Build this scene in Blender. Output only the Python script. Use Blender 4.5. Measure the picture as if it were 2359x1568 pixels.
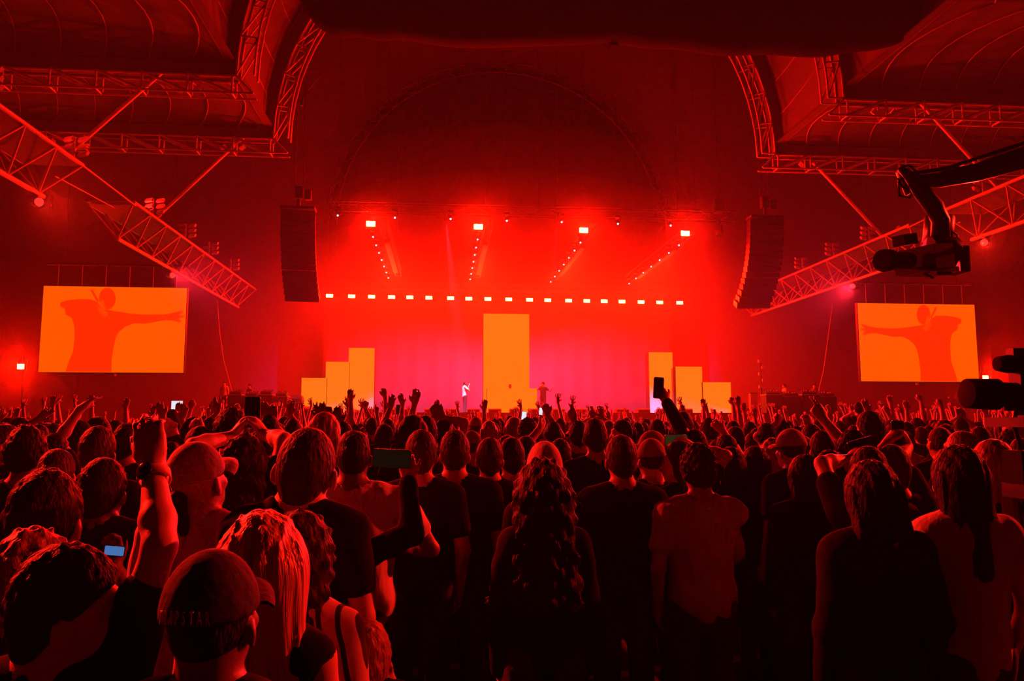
import bpy, math, random
import numpy as np
from mathutils import Vector, Matrix, Euler

for _o in list(bpy.data.objects):
    bpy.data.objects.remove(_o)
SC = bpy.context.scene
COL = SC.collection
random.seed(7)

# ------------------------------------------------------------------ camera
F_PX, CX, CY = 1800.0, 1179.5, 784.0          # focal length and centre in pixels of the 2359x1568 frame
CAM = Vector((0.0, 0.0, 1.78))
PITCH, YAW = math.radians(6.026), math.radians(5.13)
_cd = bpy.data.cameras.new('camera')
_cd.sensor_width = 36.0
_cd.lens = F_PX / 2359.0 * 36.0
_cd.clip_start, _cd.clip_end = 0.05, 300.0
cam = bpy.data.objects.new('camera', _cd)
cam.location = CAM
cam.rotation_euler = (math.pi / 2 + PITCH, 0, -YAW)
COL.objects.link(cam)
SC.camera = cam
_f = Vector((math.sin(YAW) * math.cos(PITCH), math.cos(YAW) * math.cos(PITCH), math.sin(PITCH)))
_r = Vector((math.cos(YAW), -math.sin(YAW), 0))
_u = _r.cross(_f)


def P(px, py, Y):
    """Point of the place at distance Y down the hall that is seen at pixel (px, py) of the photograph."""
    d = _f + _r * ((px - CX) / F_PX) + _u * ((CY - py) / F_PX)
    return CAM + d * (Y / d.y)


# ------------------------------------------------------------------ world, view
W_ = bpy.data.worlds.new('dark_hall')
SC.world = W_
W_.use_nodes = True
W_.node_tree.nodes['Background'].inputs[0].default_value = (0.0, 0.0, 0.0, 1)
W_.node_tree.nodes['Background'].inputs[1].default_value = 0.0
SC.view_settings.view_transform = 'Standard'
SC.view_settings.look = 'None'
SC.view_settings.gamma = 1.0
SC.view_settings.use_curve_mapping = False
SC.view_settings.exposure = 0.0
SC.cycles.max_bounces = 3
SC.cycles.diffuse_bounces = 1
SC.cycles.glossy_bounces = 1
SC.cycles.use_light_tree = False
SC.cycles.adaptive_threshold = 0.08
SC.cycles.adaptive_min_samples = 16
SC.cycles.volume_bounces = 0
SC.cycles.transmission_bounces = 2
SC.cycles.sample_clamp_indirect = 4.0
SC.cycles.caustics_reflective = False
SC.cycles.caustics_refractive = False

STROBE = (10000.0, 34.0, 3.6)      # radiance of the red LED strobes facing the hall
BACKROW = (2200.0, 12.0, 1.2)
WASH_W = 6500.0                    # red wash battens over the stage, W each
BEAM_W = 17000.0                   # violet-white floor beams, W each
SIDE_W = 30000.0                   # red spots hung from the side trusses in view, W each
NEAR_W = (42000.0, 30000.0)        # red spots on the side trusses level with us, left and right
UP_W = 70.0                        # red uplights added on the side trusses to brighten the roof, W each
HAZE_HALL, HAZE_STAGE, HAZE_WING = 0.00035, 0.0085, 0.007
HX = 4.4                           # the hall's axis lies 4.4 m to the right of the photographer


# ------------------------------------------------------------------ materials
_mats = {}


def mat(name, col, rough=0.7, metal=0.0, bump=0.0, scale=20.0, vary=0.0, spec=0.4, wave=None, sheen=0.0):
    if name in _mats:
        return _mats[name]
    m = bpy.data.materials.new(name)
    m.use_nodes = True
    nt = m.node_tree
    b = nt.nodes['Principled BSDF']
    b.inputs['Base Color'].default_value = (*col, 1)
    b.inputs['Roughness'].default_value = rough
    b.inputs['Metallic'].default_value = metal
    b.inputs['Specular IOR Level'].default_value = spec
    if sheen:
        b.inputs['Sheen Weight'].default_value = sheen
    if bump or vary:
        tc = nt.nodes.new('ShaderNodeTexCoord')
        if wave:
            mp = nt.nodes.new('ShaderNodeMapping')
            mp.inputs['Scale'].default_value = wave
            nt.links.new(tc.outputs['Object'], mp.inputs['Vector'])
            src = mp.outputs['Vector']
        else:
            src = tc.outputs['Object']
        nz = nt.nodes.new('ShaderNodeTexNoise')
        nz.inputs['Scale'].default_value = scale
        nz.inputs['Detail'].default_value = 3.0
        nt.links.new(src, nz.inputs['Vector'])
        if vary:
            mx = nt.nodes.new('ShaderNodeMixRGB')
            mx.inputs[1].default_value = (*[c * (1 - vary) for c in col], 1)
            mx.inputs[2].default_value = (*[min(1, c * (1 + vary)) for c in col], 1)
            nt.links.new(nz.outputs['Fac'], mx.inputs[0])
            nt.links.new(mx.outputs[0], b.inputs['Base Color'])
        if bump:
            bp = nt.nodes.new('ShaderNodeBump')
            bp.inputs['Strength'].default_value = bump
            bp.inputs['Distance'].default_value = 0.02
            nt.links.new(nz.outputs['Fac'], bp.inputs['Height'])
            nt.links.new(bp.outputs[0], b.inputs['Normal'])
    _mats[name] = m
    return m


def emit(name, rgb, strength=1.0, base=(0.02, 0.02, 0.02), one_sided=False):
    if name in _mats:
        return _mats[name]
    m = bpy.data.materials.new(name)
    m.use_nodes = True
    nt = m.node_tree
    b = nt.nodes['Principled BSDF']
    b.inputs['Base Color'].default_value = (*base, 1)
    b.inputs['Roughness'].default_value = 0.5
    mx = max(rgb)
    b.inputs['Emission Color'].default_value = (*[c / mx for c in rgb], 1)
    b.inputs['Emission Strength'].default_value = mx * strength
    _mats[name] = m
    return m


# ------------------------------------------------------------------ object helpers
WM = {}                              # world matrix of every object made here


def link(o, M=None, parent=None):
    COL.objects.link(o)
    M = M if M is not None else Matrix.Identity(4)
    o.matrix_basis = M
    WM[o.name] = M
    if parent is not None:
        o.parent = parent
        o.matrix_parent_inverse = WM[parent.name].inverted()
    return o


def tag(o, label=None, cat=None, group=None, kind=None):
    if label:
        o['label'] = label
    if cat:
        o['category'] = cat
    if group:
        o['group'] = group
    if kind:
        o['kind'] = kind
    return o


def thing(name, loc, label, cat, group=None):
    o = bpy.data.objects.new(name, None)
    o.empty_display_size = 0.2
    link(o, Matrix.Translation(Vector(loc)))
    return tag(o, label, cat, group)


def meshdata(name, verts, faces, m, smooth=False):
    me = bpy.data.meshes.new(name)
    me.from_pydata([tuple(v) for v in verts], [], [tuple(f) for f in faces])
    if m:
        me.materials.append(m)
    if smooth:
        me.polygons.foreach_set('use_smooth', [True] * len(me.polygons))
    me.update()
    return me


def mobj(name, verts, faces, m, parent=None, smooth=False, M=None):
    return link(bpy.data.objects.new(name, meshdata(name, verts, faces, m, smooth)), M, parent)


_cache = {}


def _unit(kind, m):
    k = (kind, m.name)
    if k in _cache:
        return _cache[k]
    if kind == 'cube':                # bevelled unit cube
        v = [(x, y, z) for x in (-.5, .5) for y in (-.5, .5) for z in (-.5, .5)]
        f = [(0, 1, 3, 2), (4, 6, 7, 5), (0, 4, 5, 1), (2, 3, 7, 6), (0, 2, 6, 4), (1, 5, 7, 3)]
        me = meshdata('block', v, f, m)
    else:
        n = int(kind[3:])
        v, f = [], []
        for z in (-.5, .5):
            for i in range(n):
                a = 2 * math.pi * i / n
                v.append((math.cos(a), math.sin(a), z))
        for i in range(n):
            j = (i + 1) % n
            f.append((i, j, n + j, n + i))
        f.append(tuple(range(n - 1, -1, -1)))
        f.append(tuple(range(n, 2 * n)))
        me = meshdata('rod', v, f, m)
        me.polygons.foreach_set('use_smooth', [True] * n + [False, False])
    _cache[k] = me
    return me


def box(name, c, s, m, parent=None, R=None):
    M = Matrix.Translation(Vector(c)) @ (R.to_4x4() if R is not None else Matrix.Identity(4)) @ Matrix.Diagonal((*s, 1))
    return link(bpy.data.objects.new(name, _unit('cube', m)), M, parent)


def box2(name, lo, hi, m, parent=None):
    return box(name, [(a + b) / 2 for a, b in zip(lo, hi)], [abs(b - a) for a, b in zip(lo, hi)], m, parent)


def bar(name, a, b, r, m, parent=None, n=6, r2=None):
    a, b = Vector(a), Vector(b)
    d = b - a
    q = d.to_track_quat('Z', 'Y')
    M = Matrix.Translation((a + b) / 2) @ q.to_matrix().to_4x4() @ Matrix.Diagonal((r, r2 or r, d.length, 1))
    return link(bpy.data.objects.new(name, _unit('cyl%d' % n, m)), M, parent)


def tube(name, pts, r, m, parent=None, n=6):
    """A bent cable or pipe through the points, one mesh."""
    pts = [Vector(p) for p in pts]
    v, f = [], []
    up = Vector((0.13, 0.31, 0.94))
    for i, p in enumerate(pts):
        d = (pts[min(i + 1, len(pts) - 1)] - pts[max(i - 1, 0)]).normalized()
        s = d.cross(up)
        if s.length < 1e-3:
            s = d.cross(Vector((1, 0, 0)))
        s.normalize()
        t = s.cross(d)
        rr = r[i] if isinstance(r, (list, tuple)) else r
        for k in range(n):
            a = 2 * math.pi * k / n
            v.append(p + s * (rr * math.cos(a)) + t * (rr * math.sin(a)))
    for i in range(len(pts) - 1):
        for k in range(n):
            j = (k + 1) % n
            f.append((i * n + k, i * n + j, (i + 1) * n + j, (i + 1) * n + k))
    f.append(tuple(range(n - 1, -1, -1)))
    f.append(tuple(range((len(pts) - 1) * n, len(pts) * n)))
    return mobj(name, v, f, m, parent, smooth=True)


def prism(name, poly, axis, a, b, m, parent=None, smooth=False):
    """A closed outline (2D) swept between a and b along axis 'x', 'y' or 'z'."""
    def pt(u, w, t):
        return {'x': (t, u, w), 'y': (u, t, w), 'z': (u, w, t)}[axis]
    n = len(poly)
    v = [pt(u, w, a) for u, w in poly] + [pt(u, w, b) for u, w in poly]
    f = [(i, (i + 1) % n, n + (i + 1) % n, n + i) for i in range(n)] + [tuple(range(n - 1, -1, -1)), tuple(range(n, 2 * n))]
    return mobj(name, v, f, m, parent, smooth)


def copy_tree(o, M, parent=None):
    """A copy of a thing and its parts; the top one gets world matrix M."""
    c = o.copy()
    COL.objects.link(c)
    if parent is None:
        c.matrix_basis = M
        WM[c.name] = M
    else:
        c.parent = parent
        WM[c.name] = WM[o.name]
    for ch in o.children:
        copy_tree(ch, None, c)
    return c


M_floor = mat('dark_floor', (0.05, 0.045, 0.045), 0.5, bump=0.2, vary=0.3, scale=3)
M_wall = mat('drape_wall', (0.34, 0.2, 0.4), 0.9, bump=0.5, scale=2.0, vary=0.25, wave=(3, 3, .25))  # violet light on pale grey cloth is put into this colour
M_dark = mat('dark_curtain', (0.016, 0.011, 0.012), 0.95, spec=.05, bump=0.5, scale=2, vary=0.4, wave=(3, 3, .2))
M_roof = mat('roof_fabric', (0.07, 0.062, 0.062), 0.85, bump=0.15, scale=1.5, vary=0.15)
M_seam = mat('roof_seam', (0.26, 0.22, 0.22), 0.8)
M_black = mat('black_metal', (0.02, 0.02, 0.022), 0.5)
M_steel = mat('painted_steel', (0.55, 0.5, 0.5), 0.5, vary=0.15, scale=4)
M_white = mat('white_steel', (0.85, 0.85, 0.88), 0.45)
M_beam = mat('grey_beam', (0.09, 0.075, 0.075), 0.7, vary=0.2, scale=2)
M_mesh = mat('mesh_cloth', (0.35, 0.3, 0.32), 0.9, vary=0.2, scale=3)
M_drape = mat('black_drape', (0.006, 0.005, 0.006), 0.95, spec=.03, bump=0.6, scale=.8, vary=0.3)
M_cable = mat('cable', (0.03, 0.03, 0.03), 0.6)
M_stage = mat('stage_deck', (0.12, 0.11, 0.11), 0.4, vary=0.2, scale=2)
M_plas = mat('black_plastic', (0.018, 0.018, 0.02), 0.32, spec=0.5)
M_grille = mat('speaker_grille', (0.025, 0.025, 0.027), 0.6, bump=0.8, scale=90)

# ------------------------------------------------------------------ the hall
XL, XR, YB, YF, ZT = HX - 40, HX + 40, -9.0, 59.5, 40.0


def struct(o):
    o['kind'] = 'structure'
    return o


struct(box2('floor', (XL, YB, -0.3), (XR, YF, 0.0), M_floor))
struct(box2('wall_back', (XL, YF, 0), (XR, YF + .4, ZT), M_wall))
struct(box2('wall_left', (XL - .4, YB, 0), (XL, YF, ZT), M_wall))
struct(box2('wall_right', (XR, YB, 0), (XR + .4, YF, ZT), M_wall))
struct(box2('wall_rear', (XL, YB - .4, 0), (XR, YB, ZT), M_dark))

RV, ZS = 12.8, 15.7                 # radius of the barrel vault and its springing height
BAYS = [3.0, 10.0, 17.0, 24.0, 31.0, 38.0]
ceil = struct(mobj('ceiling', [(XL, 38.2, ZT), (XR, 38.2, ZT), (XR, YF + .4, ZT), (XL, YF + .4, ZT),
                               (XL, 38.2, ZT + .3), (XR, 38.2, ZT + .3), (XR, YF + .4, ZT + .3), (XL, YF + .4, ZT + .3)],
                   [(0, 1, 2, 3), (7, 6, 5, 4), (0, 4, 5, 1), (2, 6, 7, 3)], M_wall))


def fabric_grid(name, fn, nu, nv, parent, m=M_roof, thick=0.05):
    v = [fn(i / nu, j / nv) for i in range(nu + 1) for j in range(nv + 1)]
    n = len(v)
    v += [Vector(p) + Vector((0, 0, thick)) for p in v]
    f = []
    for i in range(nu):
        for j in range(nv):
            a = i * (nv + 1) + j
            q = (a, a + 1, a + nv + 2, a + nv + 1)
            f += [q, tuple(n + k for k in reversed(q))]
    return mobj(name, v, f, m, parent, smooth=True)


def wing_z(u, v):                    # the cushion between two frames: u outwards, v down the hall
    return ZS + 0.55 + 0.7 * math.sin(math.pi * v) ** .8 * min(1, 3.0 * u)


def vault_pt(y0, y1, a, v):
    rr = RV + 0.35 + 0.6 * math.sin(math.pi * v) ** .8 * min(1, 2.5 * math.sin(a))
    return (HX - rr * math.cos(a), y0 + (y1 - y0) * v, ZS + .5 + rr * math.sin(a))


for bi in range(len(BAYS) - 1):
    y0, y1 = BAYS[bi], BAYS[bi + 1]
    for s in (-1, 1):
        xo = XL if s < 0 else XR
        xi = HX + s * RV
        fabric_grid('roof_panel', lambda u, v: (xi + (xo - xi) * u, y0 + (y1 - y0) * v, wing_z(u, v)), 14, 10, ceil)
        if bi >= 2:
            for k in range(1, 15):   # seams sewn down the hall, sagging with the cushion
                u = k * .062
                pts = []
                for j in range(11):
                    v = j / 10
                    bow = 1.1 * math.sin(math.pi * v) * s
                    xx = xi + (xo - xi) * u - bow
                    pts.append(Vector((xx, y0 + (y1 - y0) * v, wing_z(max(0, (xx - xi) / (xo - xi)), v) - .05)))
                tube('roof_seam', pts, .028, M_seam, ceil, 4)
    fabric_grid('vault_panel', lambda u, v: vault_pt(y0, y1, math.pi * u, v), 24, 8, ceil)
    if bi >= 2:
        for a in (.12, .25, .42, .62, .85, 2.29, 2.52, 2.72, 2.89, 3.02):
            tube('roof_seam', [Vector(vault_pt(y0, y1, a + (.1 if a < 1.5 else -.1) * (1 - j / 8), j / 8)) - Vector((0, 0, .05)) for j in range(9)], .026, M_seam, ceil, 4)
# the roof over the photographer's back and the fascia over the last frame
fabric_grid('roof_panel', lambda u, v: (XL + (XR - XL) * u, YB + (3.2 - YB) * v, 30), 4, 2, ceil)
fa = []
for k in range(25):
    a = math.pi * k / 24
    fa.append((HX - (RV + .9) * math.cos(a), ZS + .6 + (RV + .9) * math.sin(a)))
fasc = [(XL, ZS + .6)] + fa + [(XR, ZS + .6), (XR, ZT)] + [(HX, ZT)] + [(XL, ZT)]
_v = [(x, 38.5, z) for x, z in fasc]
_n = len(fa)
_top = []
_faces = []
for k in range(_n - 1):
    _top.append(k)
_v = []
for k in range(_n):
    _v += [(fa[k][0], 38.6, fa[k][1]), (fa[k][0], 38.6, ZT)]
for k in range(_n - 1):
    _faces.append((2 * k, 2 * k + 1, 2 * k + 3, 2 * k + 2))
b0 = len(_v)
_v += [(XL, 38.6, ZS + .6), (XL, 38.6, ZT), (XR, 38.6, ZS + .6), (XR, 38.6, ZT)]
_faces += [(b0, b0 + 1, 1, 0), (2 * _n - 2, 2 * _n - 1, b0 + 3, b0 + 2)]
mobj('fascia', _v, _faces, M_dark, ceil)

# dark round-headed curtain hung on the back wall, with its arch of truss
cz = 16.6
poly = [(HX - 13.0, 0.0)] + [(HX - 13.0 * math.cos(math.pi * k / 32), cz + 13.0 * math.sin(math.pi * k / 32)) for k in range(33)] + [(HX + 13.0, 0.0)]
o = prism('arched_curtain', poly, 'y', YF - .75, YF - .65, M_dark)
tag(o, 'huge dark round-headed curtain filling the end wall behind the stage', 'curtain')
at = thing('arch_truss', (HX, YF - 1.1, cz), 'faint semicircular arch truss outlining the dark end curtain', 'truss')
for rr, yy in ((13.15, YF - 1.3), (12.35, YF - 1.3)):
    pts = [(HX - rr * math.cos(math.pi * k / 40), yy, cz + rr * math.sin(math.pi * k / 40)) for k in range(41)]
    tube('arch_chord', pts, .07, M_beam, at, 5)
for k in range(44):
    a0, a1 = math.pi * k / 44, math.pi * (k + 1) / 44
    r0, r1 = (13.15, 12.35) if k % 2 else (12.35, 13.15)
    bar('brace', (HX - r0 * math.cos(a0), YF - 1.3, cz + r0 * math.sin(a0)), (HX - r1 * math.cos(a1), YF - 1.3, cz + r1 * math.sin(a1)), .035, M_beam, at, 4)

# ------------------------------------------------------------------ roof frames: arch and side girders
def roof_frame(y, label, cat='roof truss'):
    root = thing('arched_truss', (HX, y, ZS), label, cat)
    d = .62
    # arch
    for rr, yy in ((RV - .75, y), (RV - .05, y), (RV - .75, y + d), (RV - .05, y + d)):
        tube('arch_chord', [(HX - rr * math.cos(math.pi * k / 36), yy, ZS + rr * math.sin(math.pi * k / 36)) for k in range(37)], .05, M_steel, root, 5)
    bm_v, bm_f = [], []
    for k in range(37):
        a = math.pi * k / 36
        for rr, yy in ((RV, y - .05), (RV + .5, y - .05), (RV + .5, y + d), (RV, y + d)):
            bm_v.append((HX - rr * math.cos(a), yy, ZS + rr * math.sin(a)))
    for k in range(36):
        for q in range(4):
            a, b = 4 * k + q, 4 * k + (q + 1) % 4
            bm_f.append((a, b, b + 4, a + 4))
    mobj('arch_beam', bm_v, bm_f, M_beam, root)
    for k in range(1, 25):
        a0, a1 = math.pi * (k - 1) / 24, math.pi * k / 24
        for yy, rad in ((y, .045), (y + d, .04)):
            bar('brace', (HX - (RV - .05) * math.cos(a1), yy, ZS + (RV - .05) * math.sin(a1)), (HX - (RV - .75) * math.cos(a1), yy, ZS + (RV - .75) * math.sin(a1)), rad, M_steel, root, 4)
            bar('brace', (HX - (RV - .05) * math.cos(a0), yy, ZS + (RV - .05) * math.sin(a0)), (HX - (RV - .75) * math.cos(a1), yy, ZS + (RV - .75) * math.sin(a1)), rad, M_steel, root, 4)
    # girders reaching out to both sides
    for s in (-1, 1):
        xi, xo = HX + s * (RV - .75), (XL if s < 0 else XR)
        for zz, yy in ((ZS - .75, y), (ZS - .05, y), (ZS - .75, y + d), (ZS - .05, y + d)):
            bar('girder_chord', (xi if zz < ZS - .5 else HX + s * RV, yy, zz), (xo, yy, zz), .05, M_steel, root, 5)
        box2('girder_beam', (HX + s * RV, y - .05, ZS), (xo, y + d, ZS + .5), M_beam, root)
        bar('corner_brace', (xi, y, ZS - .75), (HX + s * RV, y, ZS), .05, M_steel, root, 4)
        n = 14
        for k in range(n):
            x0 = HX + s * (RV + .1 + k * 1.75)
            x1 = x0 + s * 1.75
            if abs(x1 - HX) > 39:
                break
            for yy in (y, y + d):
                bar('brace', (x0, yy, ZS - .75), (x0, yy, ZS), .05, M_steel, root, 4)
                bar('brace', (x0, yy, ZS - .75), (x1, yy, ZS), .05 if yy > y else .065, M_steel, root, 4)
            bar('brace', (x0, y, ZS - .75), (x0, y + d, ZS - .75), .045, M_steel, root, 4)
        for k in (1.0, 1.9):          # small floods tucked between the chords
            fx = HX + s * (RV + .5 + k)
            box('flood', (fx, y + .3, ZS - .45), (.3, .34, .2), M_white, root, Euler((.5, s * .7, 0)).to_matrix())
    return root


roof_frame(31.0, 'nearer big roof frame with arched truss and side girders')
roof_frame(38.0, 'farther big roof frame with arched truss and side girders')

# ------------------------------------------------------------------ long triangular trusses down both sides
TX, TZ, TB, TH = 18.33, 11.0, 9.65, .98         # distance from the hall axis, height of the top chords, of the bottom chord


def flood_bank(loc, s, parent_label, label):
    root = thing('floodlight_bank', loc, label, 'floodlight', 'floodlight banks on the side trusses')
    x, y, z = loc
    bar('post', (x, y, z - .05), (x, y, z + .75), .03, M_steel, root)
    for k in range(3):
        for q in (-1, 1):
            box('flood_head', (x - s * .1 + q * .24, y - .05 - .04 * k, z + .12 + .25 * k), (.42, .1, .17), M_white, root, Euler((-.5, 0, s * .5)).to_matrix())
    return root


def side_truss(s, y0, y1, label, nick):
    root = thing('side_truss', (HX + s * TX, y0, TB), label, 'truss')
    xi, xo, xm = HX + s * (TX - TH), HX + s * (TX + TH), HX + s * TX
    bar('top_chord', (xi, y0, TZ), (xi, y1, TZ), .075, M_steel, root)
    bar('top_chord', (xo, y0, TZ), (xo, y1, TZ), .075, M_steel, root)
    bar('bottom_chord', (xm, y0 + 1.0, TB), (xm, y1 - .6, TB), .085, M_white, root)
    fabric_grid('top_net', lambda u, v: (xi + (xo - xi) * u, y0 + .2 + (y1 - y0 - .4) * v, TZ - .03 - .07 * math.sin(math.pi * u)), 3, 8, root, M_mesh, .02)
    n = max(2, round((y1 - y0) / 2.0))
    st = (y1 - y0) / n
    for k in range(n + 1):
        yy = y0 + st * k
        bar('cross_bar', (xi, yy, TZ), (xo, yy, TZ), .045, M_steel, root, 5)
    for k in range(n):
        ya, yb, yc = y0 + st * k, y0 + st * (k + 1), y0 + st * (k + .5)
        for xx in (xi, xo):
            bar('web', (xx, ya, TZ), (xm, yc, TB), .045, M_steel, root, 5)
            bar('web', (xx, yb, TZ), (xm, yc, TB), .045, M_steel, root, 5)
    return root


side_truss(-1, 5.0, 28.6, 'nearer left side truss of red-lit tubes at the picture edge', 'a')
side_truss(-1, 33.3, 55.0, 'farther left side truss running towards the stage above the screen', 'b')
side_truss(1, 5.0, 31.8, 'nearer right side truss behind the crane camera', 'a')
side_truss(1, 34.0, 56.0, 'farther right side truss running down to the right speaker stack', 'b')
for s, ys in ((-1, (22.5, 27.9, 35.5, 40.0, 44.0, 48.5)), (1, (29.0, 37.5, 41.2, 45.0, 49.5))):
    for k, yy in enumerate(ys):
        side = 'left' if s < 0 else 'right'
        order = ['nearest', 'second nearest', 'third nearest', 'fourth nearest', 'fifth nearest', 'farthest'][k if k < len(ys) - 1 else 5]
        flood_bank((HX + s * (TX - TH), yy, TZ + .05), s, None, '%s floodlight bank standing on the %s side truss' % (order, side))
def side_spot(s, y, label, tgt=None, power=None, col=(1, .010, .004), size=64):
    """A can lamp hung below a side truss, throwing red light over the crowd."""
    x = HX + s * TX
    lp = thing('hanging_lamp', (x, y, TB - .35), label, 'lamp')
    tgt = Vector(tgt or (HX - s * 4, y - 24, 1.6))
    c = Vector((x, y, TB - .3))
    d = (tgt - c).normalized()
    bar('hanger', (x, y, TB), (x, y, TB - .3), .04, M_steel, lp)
    bar('lamp_body', c - d * .25, c + d * .2, .17, M_steel, lp, 12)
    bar('lamp_lens', c + d * .2, c + d * .21, .15, emit('side_lens', (1.0, .035, .03)), lp, 12)
    ld = bpy.data.lights.new('side_light', 'SPOT')
    ld.energy = power or SIDE_W
    ld.color = col
    ld.spot_size = math.radians(size)
    ld.spot_blend = .8
    ld.shadow_soft_size = .15
    link(bpy.data.objects.new('side_light', ld), Matrix.Translation(c + d * .23) @ (-d).to_track_quat('Z', 'Y').to_matrix().to_4x4(), lp)


def added_uplight(s, y, label):  # lamp added on the truss top to brighten the roof fabric
    x = HX + s * (TX - .6)
    lp = thing('added_uplight', (x, y, TZ), label, 'lamp')
    box('housing', (x, y, TZ + .12), (.7, .3, .16), M_black, lp)
    box('bracket', (x, y, TZ + .02), (.2, .2, .06), M_steel, lp)
    ld = bpy.data.lights.new('added_up_light', 'AREA')
    ld.shape = 'RECTANGLE'
    ld.size, ld.size_y = .65, .25
    ld.energy = UP_W
    ld.color = (1, .006, .003)
    link(bpy.data.objects.new('added_up_light', ld), Matrix.Translation((x, y, TZ + .21)) @ Matrix.Rotation(math.pi, 4, 'X'), lp)


for s, side in ((-1, 'left'), (1, 'right')):
    side_spot(s, 27.6 if s < 0 else 30.4, 'can lamp under the end of the nearer %s side truss' % side)
    side_spot(s, 41.0, 'can lamp under the middle of the farther %s side truss' % side, col=(1, .015, .04))
    side_spot(s, 13.0, 'can lamp under the %s side truss level with the front of the crowd' % side, (-.75, 2.2, 1.4) if s < 0 else (-.5, 2.4, 1.4), NEAR_W[0 if s < 0 else 1], size=19 if s < 0 else 19)
    added_uplight(s, 26.5, 'flat fill lamp added on the nearer %s side truss to brighten the roof' % side)
    added_uplight(s, 35.0, 'flat fill lamp added on the farther %s side truss to brighten the roof' % side)

# slanting struts from the roof frames down to the side trusses
for lab, a, b in (('nearer left bright slanting strut under the roof girder', (424, 122, 31.1), (148, 362, 31.1)),
                  ('farther left slanting strut above the left screen', (562, 314, 38.1), (357, 504, 38.1)),
                  ('nearer right bright slanting strut passing behind the crane arm', (2096, 210, 31.1), (2318, 452, 31.1)),
                  ('farther right slanting strut reaching down to the crane camera', (1870, 370, 38.1), (2044, 556, 38.1))):
    pa, pb = P(*a), P(*b)
    t = thing('strut', pb, lab, 'strut')
    bar('pole', pa, pb, .085, M_white, t, 8)
    for p, q in ((pa, pb), (pb, pa)):
        e = p + (q - p).normalized() * .35
        bar('end_fitting', p, e, .11, M_steel, t, 8)

# steel cables linking truss ends
for s, side in ((-1, 'left'), (1, 'right')):
    t = thing('tie_rod', (HX + s * (TX - TH), 30, TZ), 'thin tie rod joining the two %s side trusses' % side, 'rod')
    ya, yb = (28.5, 33.5) if s < 0 else (31.7, 34.2)
    bar('rod', (HX + s * (TX - TH), ya, TZ), (HX + s * (TX - TH), yb, TZ - .1), .035, M_steel, t, 5)
    bar('rod', (HX + s * (TX - .1), ya, TB + .9), (HX + s * (TX - .1), yb, TZ - .2), .025, M_steel, t, 5)

# ------------------------------------------------------------------ black bundled drape hung across the top
def drape():
    # lower edge in the photograph: bulges between ties
    edge = [(690, -10), (712, 30), (740, 62), (775, 74), (800, 68), (830, 72), (870, 82), (915, 77), (980, 88), (1060, 94), (1150, 97), (1250, 93), (1340, 92),
            (1430, 86), (1500, 98), (1560, 96), (1610, 108), (1690, 119), (1760, 112), (1850, 118), (1920, 118), (1965, 108), (2020, 107), (2075, 94),
            (2120, 78), (2165, 56), (2205, 30), (2250, -2), (2290, -40)]
    v, f = [], []
    n = 9
    for i, (px, py) in enumerate(edge):
        p = P(px, py, 27.0)
        wob = .25 * math.sin(i * 2.3) + .15 * math.sin(i * 5.1)
        for k in range(n):
            a = -math.pi * .5 + math.pi * 1.1 * k / (n - 1)
            # from the rear, under the belly, up the front
            yy = 27.0 - 1.3 * math.sin(a) + wob * .4
            zz = p.z + 1.3 * (1 - math.cos(a)) * (1.0 if a > 0 else .8) + (2.2 * max(0, (k - n + 3)) if k > n - 3 else 0)
            v.append((p.x, yy, zz))
    for i in range(len(edge) - 1):
        for k in range(n - 1):
            a = i * n + k
            f.append((a, a + 1, a + n + 1, a + n))
    o = mobj('bundled_drape', v, f, M_drape, None, True)
    sol = o.modifiers.new('thickness', 'SOLIDIFY')
    sol.thickness = .08
    ss = o.modifiers.new('smooth', 'SUBSURF')
    ss.levels = ss.render_levels = 2
    return tag(o, 'black bundled drape sagging across the top of the picture', 'drape')


drape()
# ties pinching the drape, and the dark batten tucked beneath it
bt = thing('batten', P(1243, 101, 27.5), 'dark flat batten hung just under the black drape', 'batten')
a, b = P(1070, 103, 27.6), P(1418, 100, 27.6)
box('plank', (a + b) / 2, ((b - a).length, .5, .22), M_drape, bt, (b - a).to_track_quat('X', 'Z').to_matrix())
box('end_block', b + Vector((-.12, -.05, -.06)), (.26, .6, .36), M_drape, bt)
for px in (1120, 1240, 1360):
    p = P(px, 101, 27.6)
    bar('hanger', p, p + Vector((0, 0, 2.2)), .03, M_cable, bt, 5)

# ------------------------------------------------------------------ big screens either side
M_scr = emit('screen_orange', (1.05, 0.097, 0.0), 1.0)
M_sil = emit('screen_figure', (1.0, 0.026, 0.0), 1.0)
M_sil2 = emit('screen_figure_soft', (1.02, 0.052, 0.0), 1.0)
SIL = [(450, 1250), (470, 1190), (505, 1110), (518, 1000), (515, 930), (500, 880), (455, 855), (455, 818), (424, 802), (422, 772), (470, 757), (560, 748), (640, 752),
       (683, 775), (700, 800), (722, 822), (760, 826), (790, 835), (845, 842), (900, 852), (1000, 862), (1150, 862), (1215, 850), (1262, 836), (1280, 846), (1240, 868),
       (1282, 872), (1284, 882), (1240, 888), (1262, 912), (1250, 920), (1200, 905), (1150, 902), (1080, 914), (1010, 926), (930, 922), (870, 945), (830, 975), (805, 1010),
       (792, 1060), (783, 1100), (770, 1180), (768, 1256)]
HEAD = [(748 + 58 * math.cos(2 * math.pi * k / 24), 747 + 76 * math.sin(2 * math.pi * k / 24)) for k in range(24)]
MIC = [(632, 690), (640, 683), (652, 688), (668, 722), (690, 762), (680, 775), (662, 745)]
SHADE = [(690, 800), (735, 835), (752, 850), (742, 872), (720, 876), (700, 850), (680, 815)]
GLASS = [(696, 772), (712, 758), (722, 760), (728, 800), (735, 820), (720, 812), (704, 800)]


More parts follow.
